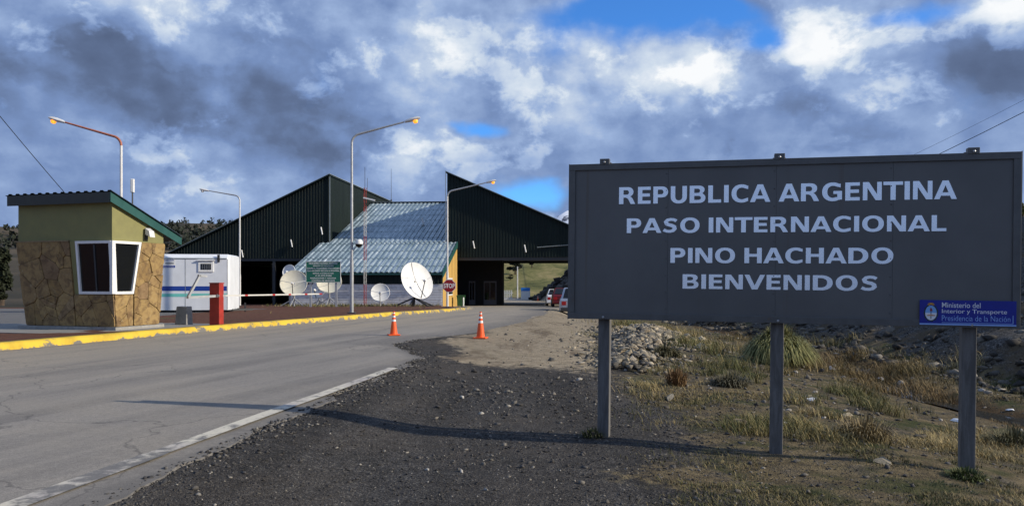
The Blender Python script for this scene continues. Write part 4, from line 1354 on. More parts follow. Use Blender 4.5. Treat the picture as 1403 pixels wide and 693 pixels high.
# ------------------------------------------------------------------ trailer
TYAW = math.radians(9.0)
tr = thing('site_trailer', 'white box trailer with blue and teal stripes behind the red barrier post', 'trailer', (-12.4, 35.0, gz(-12.4, 36)), TYAW)
tz0, tz1 = 0.12, 2.56
TLn, TWd = 6.0, 2.35
body = MB()
ch = 0.16
prof = [(0.0, tz0), (0.0, tz1 - ch), (ch, tz1), (TWd - ch, tz1), (TWd, tz1 - ch), (TWd, tz0)]
ends = [(-TLn, 0.10, 0.05), (-TLn + 0.12, 0, 0), (-0.12, 0, 0), (0.0, 0.10, 0.05)]
vs = []
for xx, iy, iz in ends:
    for y_, z_ in prof:
        vs.append((xx, min(max(y_, iy), TWd - iy), min(z_, tz1 - iz)))
fs = []
for i in range(3):
    for k in range(6): fs.append((i * 6 + k, i * 6 + (k + 1) % 6, (i + 1) * 6 + (k + 1) % 6, (i + 1) * 6 + k))
fs += [tuple(range(6)), tuple(range(18, 24))[::-1]]
body.add(vs, fs)
body.build('body', 'trailer_white', tr)
boxp('roof_trim', 'flashing', tr, (-TLn + 0.1, -0.02, tz1 - ch - 0.05), (-0.13, -0.002, tz1 - ch - 0.01))
boxp('stripe', 'stripe_blue', tr, (-TLn + 0.13, -0.004, 0.96), (-0.13, -0.001, 1.16))
boxp('stripe', 'stripe_teal', tr, (-TLn + 0.13, -0.004, 0.70), (-0.13, -0.001, 0.84))
w = boxp('window', 'frame_white', tr, (-1.32, -0.035, 1.78), (-0.68, -0.002, 2.26), bevel=0.008)
boxp('pane', 'glass_dark', w, (-1.22, -0.042, 1.88), (-0.78, -0.036, 2.14))
boxp('awning', 'clad_white', w, (-1.36, -0.09, 2.27), (-0.64, -0.002, 2.30))
for i in range(4): boxp('bar', 'bolt_steel', w, (-1.14 + i * 0.09, -0.05, 1.90), (-1.125 + i * 0.09, -0.043, 2.12))
for xx in (-1.86, -0.10): boxp('seam', 'flashing', tr, (xx - 0.01, -0.006, tz0 + 0.02), (xx + 0.01, -0.0045, tz1 - ch - 0.06))
boxp('vent', 'rubber', tr, (-0.52, -0.05, 2.22), (-0.42, -0.003, 2.54))
boxp('underframe', 'steel_dark', tr, (-TLn + 0.2, 0.15, 0.0), (-0.2, TWd - 0.15, 0.118))
for xx in (-4.4, -3.5):
    wh = part('wheel', 'rubber', tr, lambda m_: m_.lathe([(0.16, -0.09), (0.30, -0.08), (0.30, 0.08), (0.16, 0.09)], 18), M=Matrix.Translation((xx, 0.28, 0.16)) @ Matrix.Rotation(math.radians(90), 4, 'X'))
for xx in (-5.6, -0.7, -0.25):
    boxp('jack_leg', 'steel_dark', tr, (xx - 0.05, 0.2, -0.35), (xx + 0.05, 0.3, 0.0))
part('hitch', 'steel_dark', tr, lambda m_: (m_.bar((0.0, 0.5, 0.1), (0.75, 1.15, 0.1), 0.08), m_.bar((0.0, 1.85, 0.1), (0.75, 1.2, 0.1), 0.08), m_.bar((0.45, 1.17, -0.3), (0.45, 1.17, 0.4), 0.06)))
nt = boxp('notice', 'frame_white', tr, (-3.02, -0.008, 1.97), (-2.28, -0.003, 2.32))
boxp('notice_band', 'stripe_blue', nt, (-3.02, -0.0095, 1.97), (-2.28, -0.0082, 2.06))
lettering('(011) 4208-2200', nt, 'stripe_blue', -2.98, -2.32, 2.245, 2.31, -0.0095, 0.02)
lettering('LOCACION DE MODULOS', nt, 'frame_white', -2.96, -2.34, 1.99, 2.04, -0.0105, 0.0)
boxp('notice_logo', 'red_band', nt, (-2.98, -0.0095, 2.11), (-2.90, -0.0082, 2.20))
boxp('notice_logo', 'roller', nt, (-2.68, -0.0095, 2.13), (-2.34, -0.0082, 2.18))

# ------------------------------------------------------------------ barrier
bpos = Vector((-8.9, 24.0, 0.33))
br = thing('barrier_post', 'red steel barrier post beside the concrete block', 'barrier post', bpos, math.radians(-10))
boxp('post', 'red_paint', br, (-0.16, -0.13, -0.15), (0.16, 0.13, 1.25), bevel=0.012)
boxp('cap', 'red_paint', br, (-0.17, -0.14, 1.251), (0.17, 0.14, 1.275))
part('clamp', 'bolt_steel', br, lambda m_: (m_.box((-0.17, -0.155, 0.85), (0.17, -0.131, 0.91)), m_.box((0.10, -0.18, 0.83), (0.14, -0.156, 0.93))))
bm_dir = Vector((0.447, 0.894, 0.0)).normalized()
bm_rot = math.atan2(bm_dir.y, bm_dir.x)
boom = thing('barrier_boom', 'red and white striped boom swung open along the yellow kerb', 'barrier', (bpos.x - 0.02, bpos.y - 0.22, bpos.z + 0.88), bm_rot)
part('tail', 'pole_galv', boom, lambda m_: (m_.bar((-0.95, 0, -0.03), (0.45, 0, 0.0), 0.09, 0.07), m_.bar((-0.93, 0, -0.02), (-0.50, 0.0, 0.62), 0.07, 0.06), m_.bar((-0.56, 0, 0.60), (-0.25, 0, 0.58), 0.07, 0.06)))
segs = [(0.45, 1.25, 0), (1.25, 1.37, 1), (1.37, 2.45, 0), (2.45, 2.57, 1), (2.57, 3.2, 0), (3.2, 3.32, 1), (3.32, 4.0, 0), (4.0, 4.13, 1), (4.13, 4.75, 0), (4.75, 4.9, 1)]
for a, b_, c_ in segs:
    part('boom_section', 'red_band' if c_ else 'white_paint', boom, lambda m_: m_.bar((a, 0, -0.01 * a / 5), (b_, 0, -0.01 * b_ / 5), 0.045 + 0.005 * c_, 0.045 + 0.005 * c_))
cb = thing('concrete_block', 'small grey concrete block between the booth and the red post', 'block', px3(252, 443, 24.2), math.radians(-14))
cb.location.z = 0.335
part('block', 'concrete', cb, lambda m_: m_.hexa([(-0.21, -0.16, -0.05), (0.21, -0.16, -0.05), (0.21, 0.16, -0.05), (-0.21, 0.16, -0.05), (-0.17, -0.13, 0.55), (0.19, -0.13, 0.55), (0.19, 0.13, 0.55), (-0.17, 0.13, 0.55)]), bevel=0.02)

# ------------------------------------------------------------------ street lamps
def lamp_post(label, px, Yd, zb, zend, armx, pole_mat, arm_mat, lit, army=0.0):
    X0 = (px - CX) / F * Yd
    g0 = gz(X0, Yd)
    r = thing('street_lamp', label, 'street lamp', (X0, Yd, g0), 0.0, 'street lamps along the road')
    s = 1 if armx > 0 else -1
    h = zb - g0
    he = zend - g0
    pl = part('pole', pole_mat, r, lambda m_: m_.tube([(0, 0, -0.3), (0, 0, 2.2), (0, 0, 2.21), (0, 0, h - 0.35)], [0.075, 0.075, 0.058, 0.05], 12), smooth=True)
    pts = [(0, 0, h - 0.352)]
    for i in range(1, 8):
        a = math.radians(80) * i / 7
        pts.append((s * 0.38 * (1 - math.cos(a)), 0, h - 0.35 + 0.38 * math.sin(a)))
    x1, z1 = pts[-1][0], pts[-1][2]
    pts.append((armx - s * 0.35, army, z1 + (he - z1) * (abs(armx - s * 0.35 - x1) / abs(armx - x1))))
    ar = part('arm', arm_mat, r, lambda m_: m_.tube(pts, [0.05] * 8 + [0.035], 10), smooth=True)
    e = Vector(pts[-1]); dd = (Vector((armx, army, he)) - e).normalized()
    M = Matrix.Translation(e + dd * 0.02) @ dd.to_track_quat('X', 'Z').to_matrix().to_4x4()
    hd = MB()
    secs = [(0.0, 0.05, 0.05, 0.04), (0.10, 0.07, 0.06, 0.07), (0.30, 0.10, 0.08, 0.09), (0.55, 0.12, 0.06, 0.08), (0.66, 0.06, 0.02, 0.03)]
    vs, fs = [], []
    for x_, w_, d_, u_ in secs:
        for k in range(10):
            a = 2 * math.pi * k / 10
            vs.append((x_, w_ * math.cos(a), (u_ if math.sin(a) > 0 else d_) * math.sin(a)))
    for i in range(4):
        for k in range(10): fs.append((i * 10 + k, i * 10 + (k + 1) % 10, (i + 1) * 10 + (k + 1) % 10, (i + 1) * 10 + k))
    fs += [tuple(range(10))[::-1], tuple(range(40, 50))]
    hd.add(vs, fs)
    hobj = hd.build('lamp_head', 'lamp_head', r, smooth=True, M=M)
    ln = MB()
    ln.lathe([(0.02, -0.13), (0.08, -0.11), (0.105, -0.05), (0.10, 0.0)], 14)
    ln.build('lens', 'lamp_orange' if lit else 'lamp_head', hobj, smooth=True, M=M @ Matrix.Translation((0.44, 0, -0.055)))
    boxp('base_plate', 'steel_dark', r, (-0.16, -0.16, -0.05), (0.16, 0.16, 0.05), bevel=0.01)
    return r


L1 = lamp_post('tall white street lamp in front of the teal roof, arm reaching right', 482, 33.0, 7.72, 8.33, 2.52, 'pole_galv', 'pole_galv', True)
L2 = lamp_post('street lamp with rusty red arm rising behind the guard booth', 166, 31.5, 7.35, 8.02, -2.56, 'pole_white', 'pole_rust', True)
L3 = lamp_post('unlit white street lamp beside the end of the trailer', 328.5, 56.0, 7.65, 8.05, -2.5, 'pole_white', 'pole_galv', False)
L4 = lamp_post('street lamp carrying the stop sign at the portal corner', 613, 50.0, 7.3, 7.9, 2.75, 'pole_white', 'pole_galv', True)
# camera dome on the first lamp
cp = px3(482, 333, 33.0)
dc = thing('dome_camera', 'white dome camera on a bracket on the tall lamp pole', 'camera', (cp.x, cp.y, cp.z))
part('bracket', 'pole_galv', dc, lambda m_: (m_.bar((0.05, 0, -0.35), (0.30, 0, 0.10), 0.035), m_.bar((0.05, 0, 0.12), (0.32, 0, 0.12), 0.04)))
part('housing', 'frame_white', dc, lambda m_: m_.lathe([(0.02, 0.16), (0.12, 0.13), (0.16, 0.03), (0.16, -0.04)][::-1], 14, (0.30, 0, 0)), smooth=True)
part('dome', 'glass_dark', dc, lambda m_: m_.lathe([(0.02, -0.19), (0.09, -0.16), (0.14, -0.09), (0.15, -0.042)], 14, (0.30, 0, 0)), smooth=True)
# stop sign
sp = px3(615.5, 391.5, 49.6)
st = thing('stop_sign', 'red octagonal stop sign on the lamp pole', 'sign', (sp.x, sp.y, sp.z))
oc = lambda r_: [(r_ * math.cos(math.radians(22.5 + 45 * i)), 0, r_ * math.sin(math.radians(22.5 + 45 * i))) for i in range(8)]
part('border', 'frame_white', st, lambda m_: m_.prism(oc(0.43), (0, 0.02, 0)))
part('face', 'stop_red', st, lambda m_: m_.prism([(a, -0.006, c_) for a, b_, c_ in oc(0.40)], (0, 0.005, 0)))
lettering('STOP', st, 'frame_white', -0.34, 0.34, -0.14, 0.15, -0.008, 0.03)
part('clamp', 'pole_galv', st, lambda m_: (m_.box((-0.22, 0.021, 0.10), (0.02, 0.33, 0.14)), m_.box((-0.22, 0.021, -0.14), (0.02, 0.33, -0.10))))

# ------------------------------------------------------------------ satellite dishes
def dish(label, px, py, Yd, r, nrm, mat, seam=False, mount='tripod'):
    c_ = px3(px, py, Yd)
    g0 = gz(c_.x, Yd + 0.4)
    root = thing('satellite_dish', label, 'satellite dish', (c_.x, Yd, g0), 0, 'satellite dishes before the white wall')
    hc = c_.z - g0
    nrm = Vector(nrm).normalized()
    M = Matrix.Translation((0, 0, hc)) @ nrm.to_track_quat('Z', 'Y').to_matrix().to_4x4()
    mb = MB()
    n = 36
    prof = [(r * k / 6, 0.22 * r * (k / 6) ** 2 - 0.11 * r) for k in range(1, 7)]
    vs = [(0, 0, -0.11 * r)]
    for rr, zz in prof: vs += [(rr * math.cos(2 * math.pi * k / n), rr * math.sin(2 * math.pi * k / n), zz) for k in range(n)]
    fs = [(0, 1 + k, 1 + (k + 1) % n) for k in range(n)]
    for i in range(5): fs += [(1 + i * n + k, 1 + (i + 1) * n + k, 1 + (i + 1) * n + (k + 1) % n, 1 + i * n + (k + 1) % n) for k in range(n)]
    nb_ = len(vs)
    th = 0.035
    vs += [(x_ * 1.0, y_ * 1.0, z_ - th) for x_, y_, z_ in vs]
    fs += [tuple(nb_ + i for i in f_[::-1]) for f_ in fs]
    o6 = 1 + 5 * n
    fs += [(o6 + (k + 1) % n, o6 + k, nb_ + o6 + k, nb_ + o6 + (k + 1) % n) for k in range(n)]
    mb.add(vs, fs)
    rf_ = mb.build('reflector', mat, root, smooth=True, M=M)
    part('rim', mat, root, lambda m_: m_.tube([(r * math.cos(2 * math.pi * k / n), r * math.sin(2 * math.pi * k / n), 0.11 * r - 0.015) for k in range(n + 1)], 0.022, 6, cap=False), M=M, smooth=True)
    if seam:
        part('seam', 'pole_galv', root, lambda m_: m_.tube([(q * 0.12 * r + 0.10 * r, q * r * 0.97, 0.22 * r * (q * q * 0.97) - 0.11 * r + 0.02) for q in np.linspace(-1, 1, 12)], 0.022, 5), M=M @ Matrix.Rotation(math.radians(20), 4, 'Z'))
    # feed on an arm from the lower rim
    inv = M.to_3x3().inverted()
    dn = inv @ Vector((0, 0, -1)); dn.z = 0
    dn = dn.normalized() if dn.length > 1e-3 else Vector((0, -1, 0))
    f0 = dn * r * 0.98 + Vector((0, 0, 0.09 * r))
    f1 = Vector((0, 0, 0.72 * r)) + dn * r * 0.22
    part('feed_arm', 'steel_dark', root, lambda m_: m_.bar(f0, f1, 0.045), M=M)
    part('feed_strut', 'pole_galv', root, lambda m_: [m_.bar(Matrix.Rotation(a, 3, 'Z') @ (dn * r * 0.97) + Vector((0, 0, 0.1 * r)), f1, 0.022) for a in (1.75, -1.75)], M=M)
    part('feed_horn', 'frame_white', root, lambda m_: m_.tube([f1 + Vector((0, 0, 0.10)), f1 - Vector((0, 0, 0.10)) * 1.2], [0.06, 0.10], 10), M=M, smooth=True)
    bk = M @ Vector((0, 0, -0.12 * r - 0.05))
    def mnt(m_):
        foot = Vector((bk.x, bk.y, -0.2))
        m_.tube([foot, Vector((bk.x, bk.y, bk.z + 0.1))], 0.06, 8)
        m_.bar(bk, M @ Vector((0, 0, -0.10 * r)), 0.12)
    part('mount', 'pole_galv' if not seam else 'steel_dark', root, mnt)
    if mount == 'tripod':
        for a in (20, 100, 180, 260, 320):
            q = Vector((bk.x + 1.1 * r * math.cos(math.radians(a)), bk.y + 0.6 * r * math.sin(math.radians(a)), -0.02))
            part('leg', 'pole_galv' if not seam else 'steel_dark', root, lambda m_: m_.bar((bk.x, bk.y, max(0.25, 0.35 * hc)), q, 0.06 if not seam else 0.10))
    return root


dish('large white dish with a dark seam tilted right beside the stop sign', 570, 385, 55.0, 1.32, (0.66, -0.66, 0.34), 'dish_white', seam=True)
dish('small white dish on a short pole below the lattice mast', 521, 401, 57.0, 0.66, (0.10, -0.95, 0.30), 'dish_white', mount='pole')
dish('cream dish half hidden behind the green board', 451, 386, 57.6, 0.88, (0.12, -0.93, 0.36), 'dish_cream')
dish('white dish low behind the left post of the green board', 436, 397, 59.0, 0.66, (-0.35, -0.9, 0.30), 'dish_white')
dish('cream dish nearest the trailer, facing the road', 402.5, 388, 56.0, 0.93, (0.10, -0.94, 0.32), 'dish_cream')
dish('small white dish peeking over the top of a cream dish', 396, 372, 58.4, 0.50, (-0.25, -0.93, 0.25), 'dish_white', mount='pole')

# green notice board
gp = px3(443, 387, 52.0)
gb_ = thing('green_board', 'green board with rows of white lettering on two posts', 'sign', (gp.x, gp.y, gz(gp.x, 52.0)))
hb = gp.z - gb_.location.z
BWd, BH = 48 * 52 / F, 29 * 52 / F
boxp('face', 'green_board', gb_, (-BWd / 2 + 0.03, -0.02, hb + 0.03), (BWd / 2 - 0.03, 0.01, hb + BH - 0.03))
for lo, hi in (((-BWd / 2, -0.03, hb), (BWd / 2, 0.02, hb + 0.03)), ((-BWd / 2, -0.03, hb + BH - 0.03), (BWd / 2, 0.02, hb + BH)), ((-BWd / 2, -0.03, hb + 0.031), (-BWd / 2 + 0.03, 0.02, hb + BH - 0.031)), ((BWd / 2 - 0.03, -0.03, hb + 0.031), (BWd / 2, 0.02, hb + BH - 0.031))):
    boxp('border', 'frame_white', gb_, lo, hi)
for xx in (-0.85, 0.82): boxp('post', 'pole_galv', gb_, (xx - 0.07, 0.021, -0.3), (xx + 0.07, 0.12, hb + BH - 0.1))
rows = [('GENDARMERIA NACIONAL ARGENTINA', .09, .91), ('REGION VII NEUQUEN', .21, .79), ('CONTROL FRONTERIZO PASO INTERN', .03, .97), ('PINO HACHADO SECCION N FRONTERA', .04, .96), ('SEÑOR CONDUCTOR', .20, .80), ('A 50 MTS PARE', .27, .74), ('MIGRACIONES Y ADUANA', .13, .87), ('CONTROL DE VEHICULOS', .17, .83)]
for i, (tx, a, b_) in enumerate(rows):
    zc_ = hb + BH * (0.90 - i * 0.115)
    lettering(tx, gb_, 'frame_white', -BWd / 2 + a * BWd, -BWd / 2 + b_ * BWd, zc_ - BH * 0.033, zc_ + BH * 0.033, -0.024, 0.03)

# lattice mast
mp = px3(500, 418, 58.5)
ms = thing('lattice_mast', 'thin red and white lattice radio mast before the teal roof', 'mast', (mp.x, mp.y, gz(mp.x, 58.5)))
top = CAMH + 128 / F * 58.5 - ms.location.z
bands = np.linspace(-0.2, top, 6)
tri = [(0.115 * math.cos(a), 0.115 * math.sin(a)) for a in (0.5, 2.6, 4.7)]
for i in range(5):
    def sec(m_, a=bands[i], b_=bands[i + 1]):
        for x_, y_ in tri: m_.tube([(x_, y_, a), (x_, y_, b_)], 0.014, 5)
        nst = 5
        for s_ in range(nst):
            z0, z1 = a + (b_ - a) * s_ / nst, a + (b_ - a) * (s_ + 1) / nst
            for k in range(3):
                p_, q_ = tri[k], tri[(k + 1) % 3]
                m_.bar((*p_, z0), (*q_, z1), 0.011)
                m_.bar((*p_, z0), (*q_, z0), 0.011)
    part('mast_section', 'red_paint' if i % 2 == 0 else 'white_paint', ms, sec)
part('aerial', 'steel_dark', ms, lambda m_: (m_.tube([(0, 0, top - 0.5), (0, 0, top + 1.5)], 0.018, 5), m_.tube([(0.18, 0, top - 0.3), (0.18, 0, top + 0.7)], 0.015, 5)))
part('crossarm', 'frame_white', ms, lambda m_: m_.bar((-0.1, -0.1, top - 0.75), (0.75, -0.1, top - 0.95), 0.10))

# bin and post at the portal corner
q = px3(631.5, 419, 66)
bn = thing('waste_bin', 'dark green waste bin beside the yellow wooden wall', 'bin', (q.x, q.y, float(rz(66))))
part('body', 'bin_green', bn, lambda m_: m_.hexa([(-0.26, -0.26, 0.02), (0.26, -0.26, 0.02), (0.26, 0.26, 0.02), (-0.26, 0.26, 0.02), (-0.33, -0.33, 0.85), (0.33, -0.33, 0.85), (0.33, 0.33, 0.85), (-0.33, 0.33, 0.85)]))
boxp('lid', 'bin_green', bn, (-0.36, -0.36, 0.852), (0.36, 0.36, 0.92), bevel=0.02)
q = px3(635, 419, 62)
bo = thing('bollard', 'thin pale bollard at the portal entrance next to the green bin', 'bollard', (q.x, q.y, float(rz(62))))
part('shaft', 'frame_white', bo, lambda m_: m_.lathe([(0.05, -0.1), (0.05, 0.72), (0.03, 0.75)], 10), smooth=True)
part('foot', 'concrete', bo, lambda m_: m_.lathe([(0.14, -0.1), (0.14, 0.05), (0.10, 0.07)], 10))

# ------------------------------------------------------------------ traffic cones
def cone(label, loc, h=0.68, rot=0.0, group='orange traffic cones'):
    r = thing('traffic_cone', label, 'traffic cone', loc, rot, group)
    k = h / 0.70
    boxp('base', 'cone_orange', r, (-0.17 * k, -0.17 * k, 0.0), (0.17 * k, 0.17 * k, 0.035 * k), bevel=0.01)
    rad = lambda z: 0.112 - (0.112 - 0.026) * z / 0.665
    bands = [(0.37, 0.43, 1), (0.49, 0.54, 1), (0.60, 0.63, 1)]
    def body(m_):
        m_.lathe([(rad(0) * k, 0.035 * k), (rad(0.665) * k, 0.70 * k)], 20)
    part('body', 'cone_orange', r, body, smooth=True)
    for a, b_, c_ in bands:
        if c_: part('band', 'cone_white', r, lambda m_: m_.lathe([((rad(a) + 0.002) * k, (0.035 + a) * k), ((rad(b_) + 0.002) * k, (0.035 + b_) * k)], 20), smooth=True)
    return r


q = px3(539.5, 460, 21.0)
cone('orange cone with white bands standing alone on the asphalt', (q.x, 21.0, float(road_z(q.x, 21.0)) + 0.004), 0.63, 0.3)
q = px3(658.5, 463, 20.9)
cone('orange cone with white bands on the dirt at the road edge', (q.x, 20.9, gz(q.x, 20.9) + 0.0), 0.70, -0.2)

# ------------------------------------------------------------------ cars
def car(name, label, loc, rotz, paint, kind='sedan'):
    """x forward, rear at negative x"""
    r = thing(name, label, 'car', loc, rotz, 'cars parked by the customs hall')
    if kind == 'sedan':
        st_ = [(-2.15, .34, .86, .78), (-2.05, .28, .95, .84), (-1.3, .22, .98, .87), (0.9, .22, .95, .87), (1.9, .25, .82, .82), (2.12, .32, .66, .72)]
        gh = [(-1.75, -1.15, 0.95, 1.43), (0.95, 0.25, 0.94, 1.43)]
    else:
        st_ = [(-2.2, .42, 1.02, .84), (-2.12, .36, 1.08, .88), (-1.3, .32, 1.10, .90), (1.0, .32, 1.08, .90), (2.1, .35, 1.0, .86), (2.25, .42, .82, .78)]
        gh = [(-2.0, -1.75, 1.07, 1.72), (1.1, 0.45, 1.06, 1.72)]
    mb = MB()
    vs, fs = [], []
    for x_, z0, z1, hw in st_:
        vs += [(x_, -hw, z0), (x_, -hw, (z0 + z1) / 2 + .08), (x_, -hw * .94, z1), (x_, hw * .94, z1), (x_, hw, (z0 + z1) / 2 + .08), (x_, hw, z0)]
    for i in range(len(st_) - 1):
        for k in range(6): fs.append((i * 6 + k, (i + 1) * 6 + k, (i + 1) * 6 + (k + 1) % 6, i * 6 + (k + 1) % 6))
    fs += [tuple(range(6)), tuple(range(len(vs) - 6, len(vs)))[::-1]]
    mb.add(vs, fs)
    mb.build('body', paint, r, bevel=0.035, smooth=True)
    cab = MB()
    (ra, rb, zb0, zt0), (fa, fb_, zb1, zt1) = gh
    cab.hexa([(ra, -.80, zb0 - .02), (fa, -.80, zb1 - .02), (fa, .80, zb1 - .02), (ra, .80, zb0 - .02), (rb, -.62, zt0), (fb_, -.62, zt1), (fb_, .62, zt1), (rb, .62, zt0)])
    cab.build('cabin', paint, r, bevel=0.035, smooth=True)
    def quad(nm, mat, pts, parent): return MB().add(pts, [tuple(range(len(pts)))]).build(nm, mat, parent)
    L3_ = lambda a, b_, q_: tuple(a[i] + (b_[i] - a[i]) * q_ for i in range(3))
    def pane(a, b_, c_, d_, out):
        cx_ = [(a[i] + b_[i] + c_[i] + d_[i]) / 4 for i in range(3)]
        pts = [tuple(cx_[i] + (p_[i] - cx_[i]) * .84 + out[i] for i in range(3)) for p_ in (a, b_, c_, d_)]
        quad('window', 'glass_dark', pts, r)
    pane((ra, -.80, zb0), (ra, .80, zb0), (rb, .62, zt0), (rb, -.62, zt0), (-.02, 0, .01))
    pane((fa, -.80, zb1), (fa, .80, zb1), (fb_, .62, zt1), (fb_, -.62, zt1), (.02, 0, .01))
    for s in (-1, 1): pane((ra, s * .80, zb0), (fa, s * .80, zb1), (fb_, s * .62, zt1), (rb, s * .62, zt0), (0, s * .02, .005))
    x_r = st_[0][0]
    zl = st_[0][2]
    for s in (-1, 1): boxp('tail_light', 'tail_red', r, (x_r - .03, s * .62 - .13, zl - .30), (x_r + .05, s * .62 + .13, zl - .08), bevel=.01)
    for s in (-1, 1): boxp('headlight', 'chrome', r, (st_[-1][0] - .06, s * .52 - .14, .55), (st_[-1][0] + .02, s * .52 + .14, .68), bevel=.01)
    boxp('bumper', 'steel_dark' if kind != 'sedan' else paint, r, (x_r - .08, -.80, st_[0][1] - .02), (x_r + .05, .80, st_[0][1] + .17), bevel=.02)
    boxp('number_plate', 'frame_white', r, (x_r - .095, -.24, st_[0][1] + .2), (x_r - .01, .24, st_[0][1] + .32))
    R_ = 0.31 if kind == 'sedan' else 0.37
    for xx in (-1.35, 1.35):
        for s in (-1, 1):
            M = Matrix.Translation((xx, s * .78, R_)) @ Matrix.Rotation(math.radians(90), 4, 'X')
            wh = part('wheel', 'rubber', r, lambda m_: m_.lathe([(R_ * .6, -.11), (R_ * .94, -.11), (R_, -.07), (R_, .07), (R_ * .94, .11), (R_ * .6, .11)], 20), M=M, smooth=True)
            part('rim', 'chrome', wh, lambda m_: m_.lathe([(R_ * .58, -.115), (R_ * .58, .115)], 14), M=M)
    return r


cx0 = lambda px, Yd: (px - CX) / F * Yd
hd = math.radians(88)
Yc = 46.0
car('parked_car', 'silver car parked behind the edge of the welcome sign', (cx0(770, Yc) + 0.88, Yc + 2.2, gz(cx0(770, Yc) + 0.9, Yc + 2) + 0.01), math.radians(86), 'paint_silver', 'suv')
Yc = 59.0
car('parked_car', 'red car parked between the silver car and the white one', (cx0(757, Yc) + 0.9, Yc + 2.2, float(rz(Yc + 2)) + 0.03), hd, 'paint_red', 'sedan')
Yc = 66.0
car('parked_car', 'white car parked furthest up the line before the portal', (cx0(749, Yc) + 0.9, Yc + 2.2, float(rz(Yc + 2)) + 0.03), hd, 'paint_white', 'sedan')

# ------------------------------------------------------------------ beyond the portal
q = px3(720, 410, 118)
ib = thing('information_board', 'white information board with blue head beyond the portal', 'sign', (q.x, 118, gz(q.x, 118)))
zb = q.z - ib.location.z
k = 118 / F
boxp('face', 'frame_white', ib, (-6.2 * k, -0.03, zb), (6.2 * k, 0.03, zb + 11.5 * k))
boxp('header', 'board_blue', ib, (-6.2 * k, -0.05, zb + 11.5 * k + 0.002), (6.2 * k, 0.03, zb + 16 * k))
for s in (-1, 1): boxp('post', 'pole_galv', ib, (s * 5.8 * k - .05, 0.031, -0.5), (s * 5.8 * k + .05, 0.12, zb + 15 * k))
q = px3(709, 413, 112)
pl = thing('white_mast', 'plain white mast seen through the open portal', 'pole', (q.x, 112, gz(q.x, 112)))
part('shaft', 'pole_white', pl, lambda m_: m_.tube([(0, 0, -0.5), (0, 0, q.z - pl.location.z + 48 * 112 / F)], [0.10, 0.08], 10), smooth=True)
part('foot', 'concrete', pl, lambda m_: m_.box((-0.3, -0.3, -0.5), (0.3, 0.3, 0.08)))
q = px3(696, 413, 116)
fn = thing('picket_fence', 'short white picket fence beyond the portal', 'fence', (q.x, 116, gz(q.x, 116)))
for i in range(5): boxp('slat', 'frame_white', fn, (-0.62 + i * 0.27, -0.03, -0.4), (-0.48 + i * 0.27, 0.03, 1.55))
for z in (0.3, 1.1): boxp('rail', 'frame_white', fn, (-0.66, 0.031, z), (0.72, 0.07, z + 0.1))
q = px3(737, 411, 110)
cone('tiny orange cone seen through the portal by the information board', (q.x, 110, float(gz(q.x, 110))), 0.70)

# ------------------------------------------------------------------ cables
def cable(label, a, b_, sag, r=0.012, n=24):
    a, b_ = Vector(a), Vector(b_)
    mb = MB()
    mb.tube([a.lerp(b_, i / n) - Vector((0, 0, sag * 4 * (i / n) * (1 - i / n))) for i in range(n + 1)], r, 5)
    return tag(mb.build('overhead_cable', 'cable', None), label, 'cable', 'overhead cables')


cable('thin overhead cable dropping to the guard booth roof', px3(-260, -170, 15), px3(92, 268, 22.6), 0.12, 0.010)
eave_pt = BO + e1 * 26.5 + e2 * 0 + Vector((0, 0, 3.9))
cable('heavier overhead cable rising from behind the welcome sign', px3(1620, 38, 24), eave_pt, 1.6, 0.014)
cable('fainter overhead cable above the heavier one behind the sign', px3(1620, 20, 26), eave_pt + Vector((0.2, 0, 0.5)), 1.5, 0.006)


# ------------------------------------------------------------------ rocks, gravel, grass
ICO = None


def ico_arrays(sub=1):
    bm = bmesh.new()
    bmesh.ops.create_icosphere(bm, subdivisions=sub, radius=1.0)
    v = np.array([x.co[:] for x in bm.verts], np.float32)
    f = np.array([[y.index for y in q_.verts] for q_ in bm.faces], np.int32)
    bm.free()
    return v, f


IV, IF = ico_arrays(1)
IV2, IF2 = ico_arrays(2)


def rand_rot(n, rng):
    q = rng.normal(size=(n, 4))
    q /= np.linalg.norm(q, axis=1)[:, None]
    w, x, y, z = q.T
    return np.stack([np.stack([1 - 2 * (y * y + z * z), 2 * (x * y - z * w), 2 * (x * z + y * w)], -1), np.stack([2 * (x * y + z * w), 1 - 2 * (x * x + z * z), 2 * (y * z - x * w)], -1), np.stack([2 * (x * z - y * w), 2 * (y * z + x * w), 1 - 2 * (x * x + y * y)], -1)], 1)


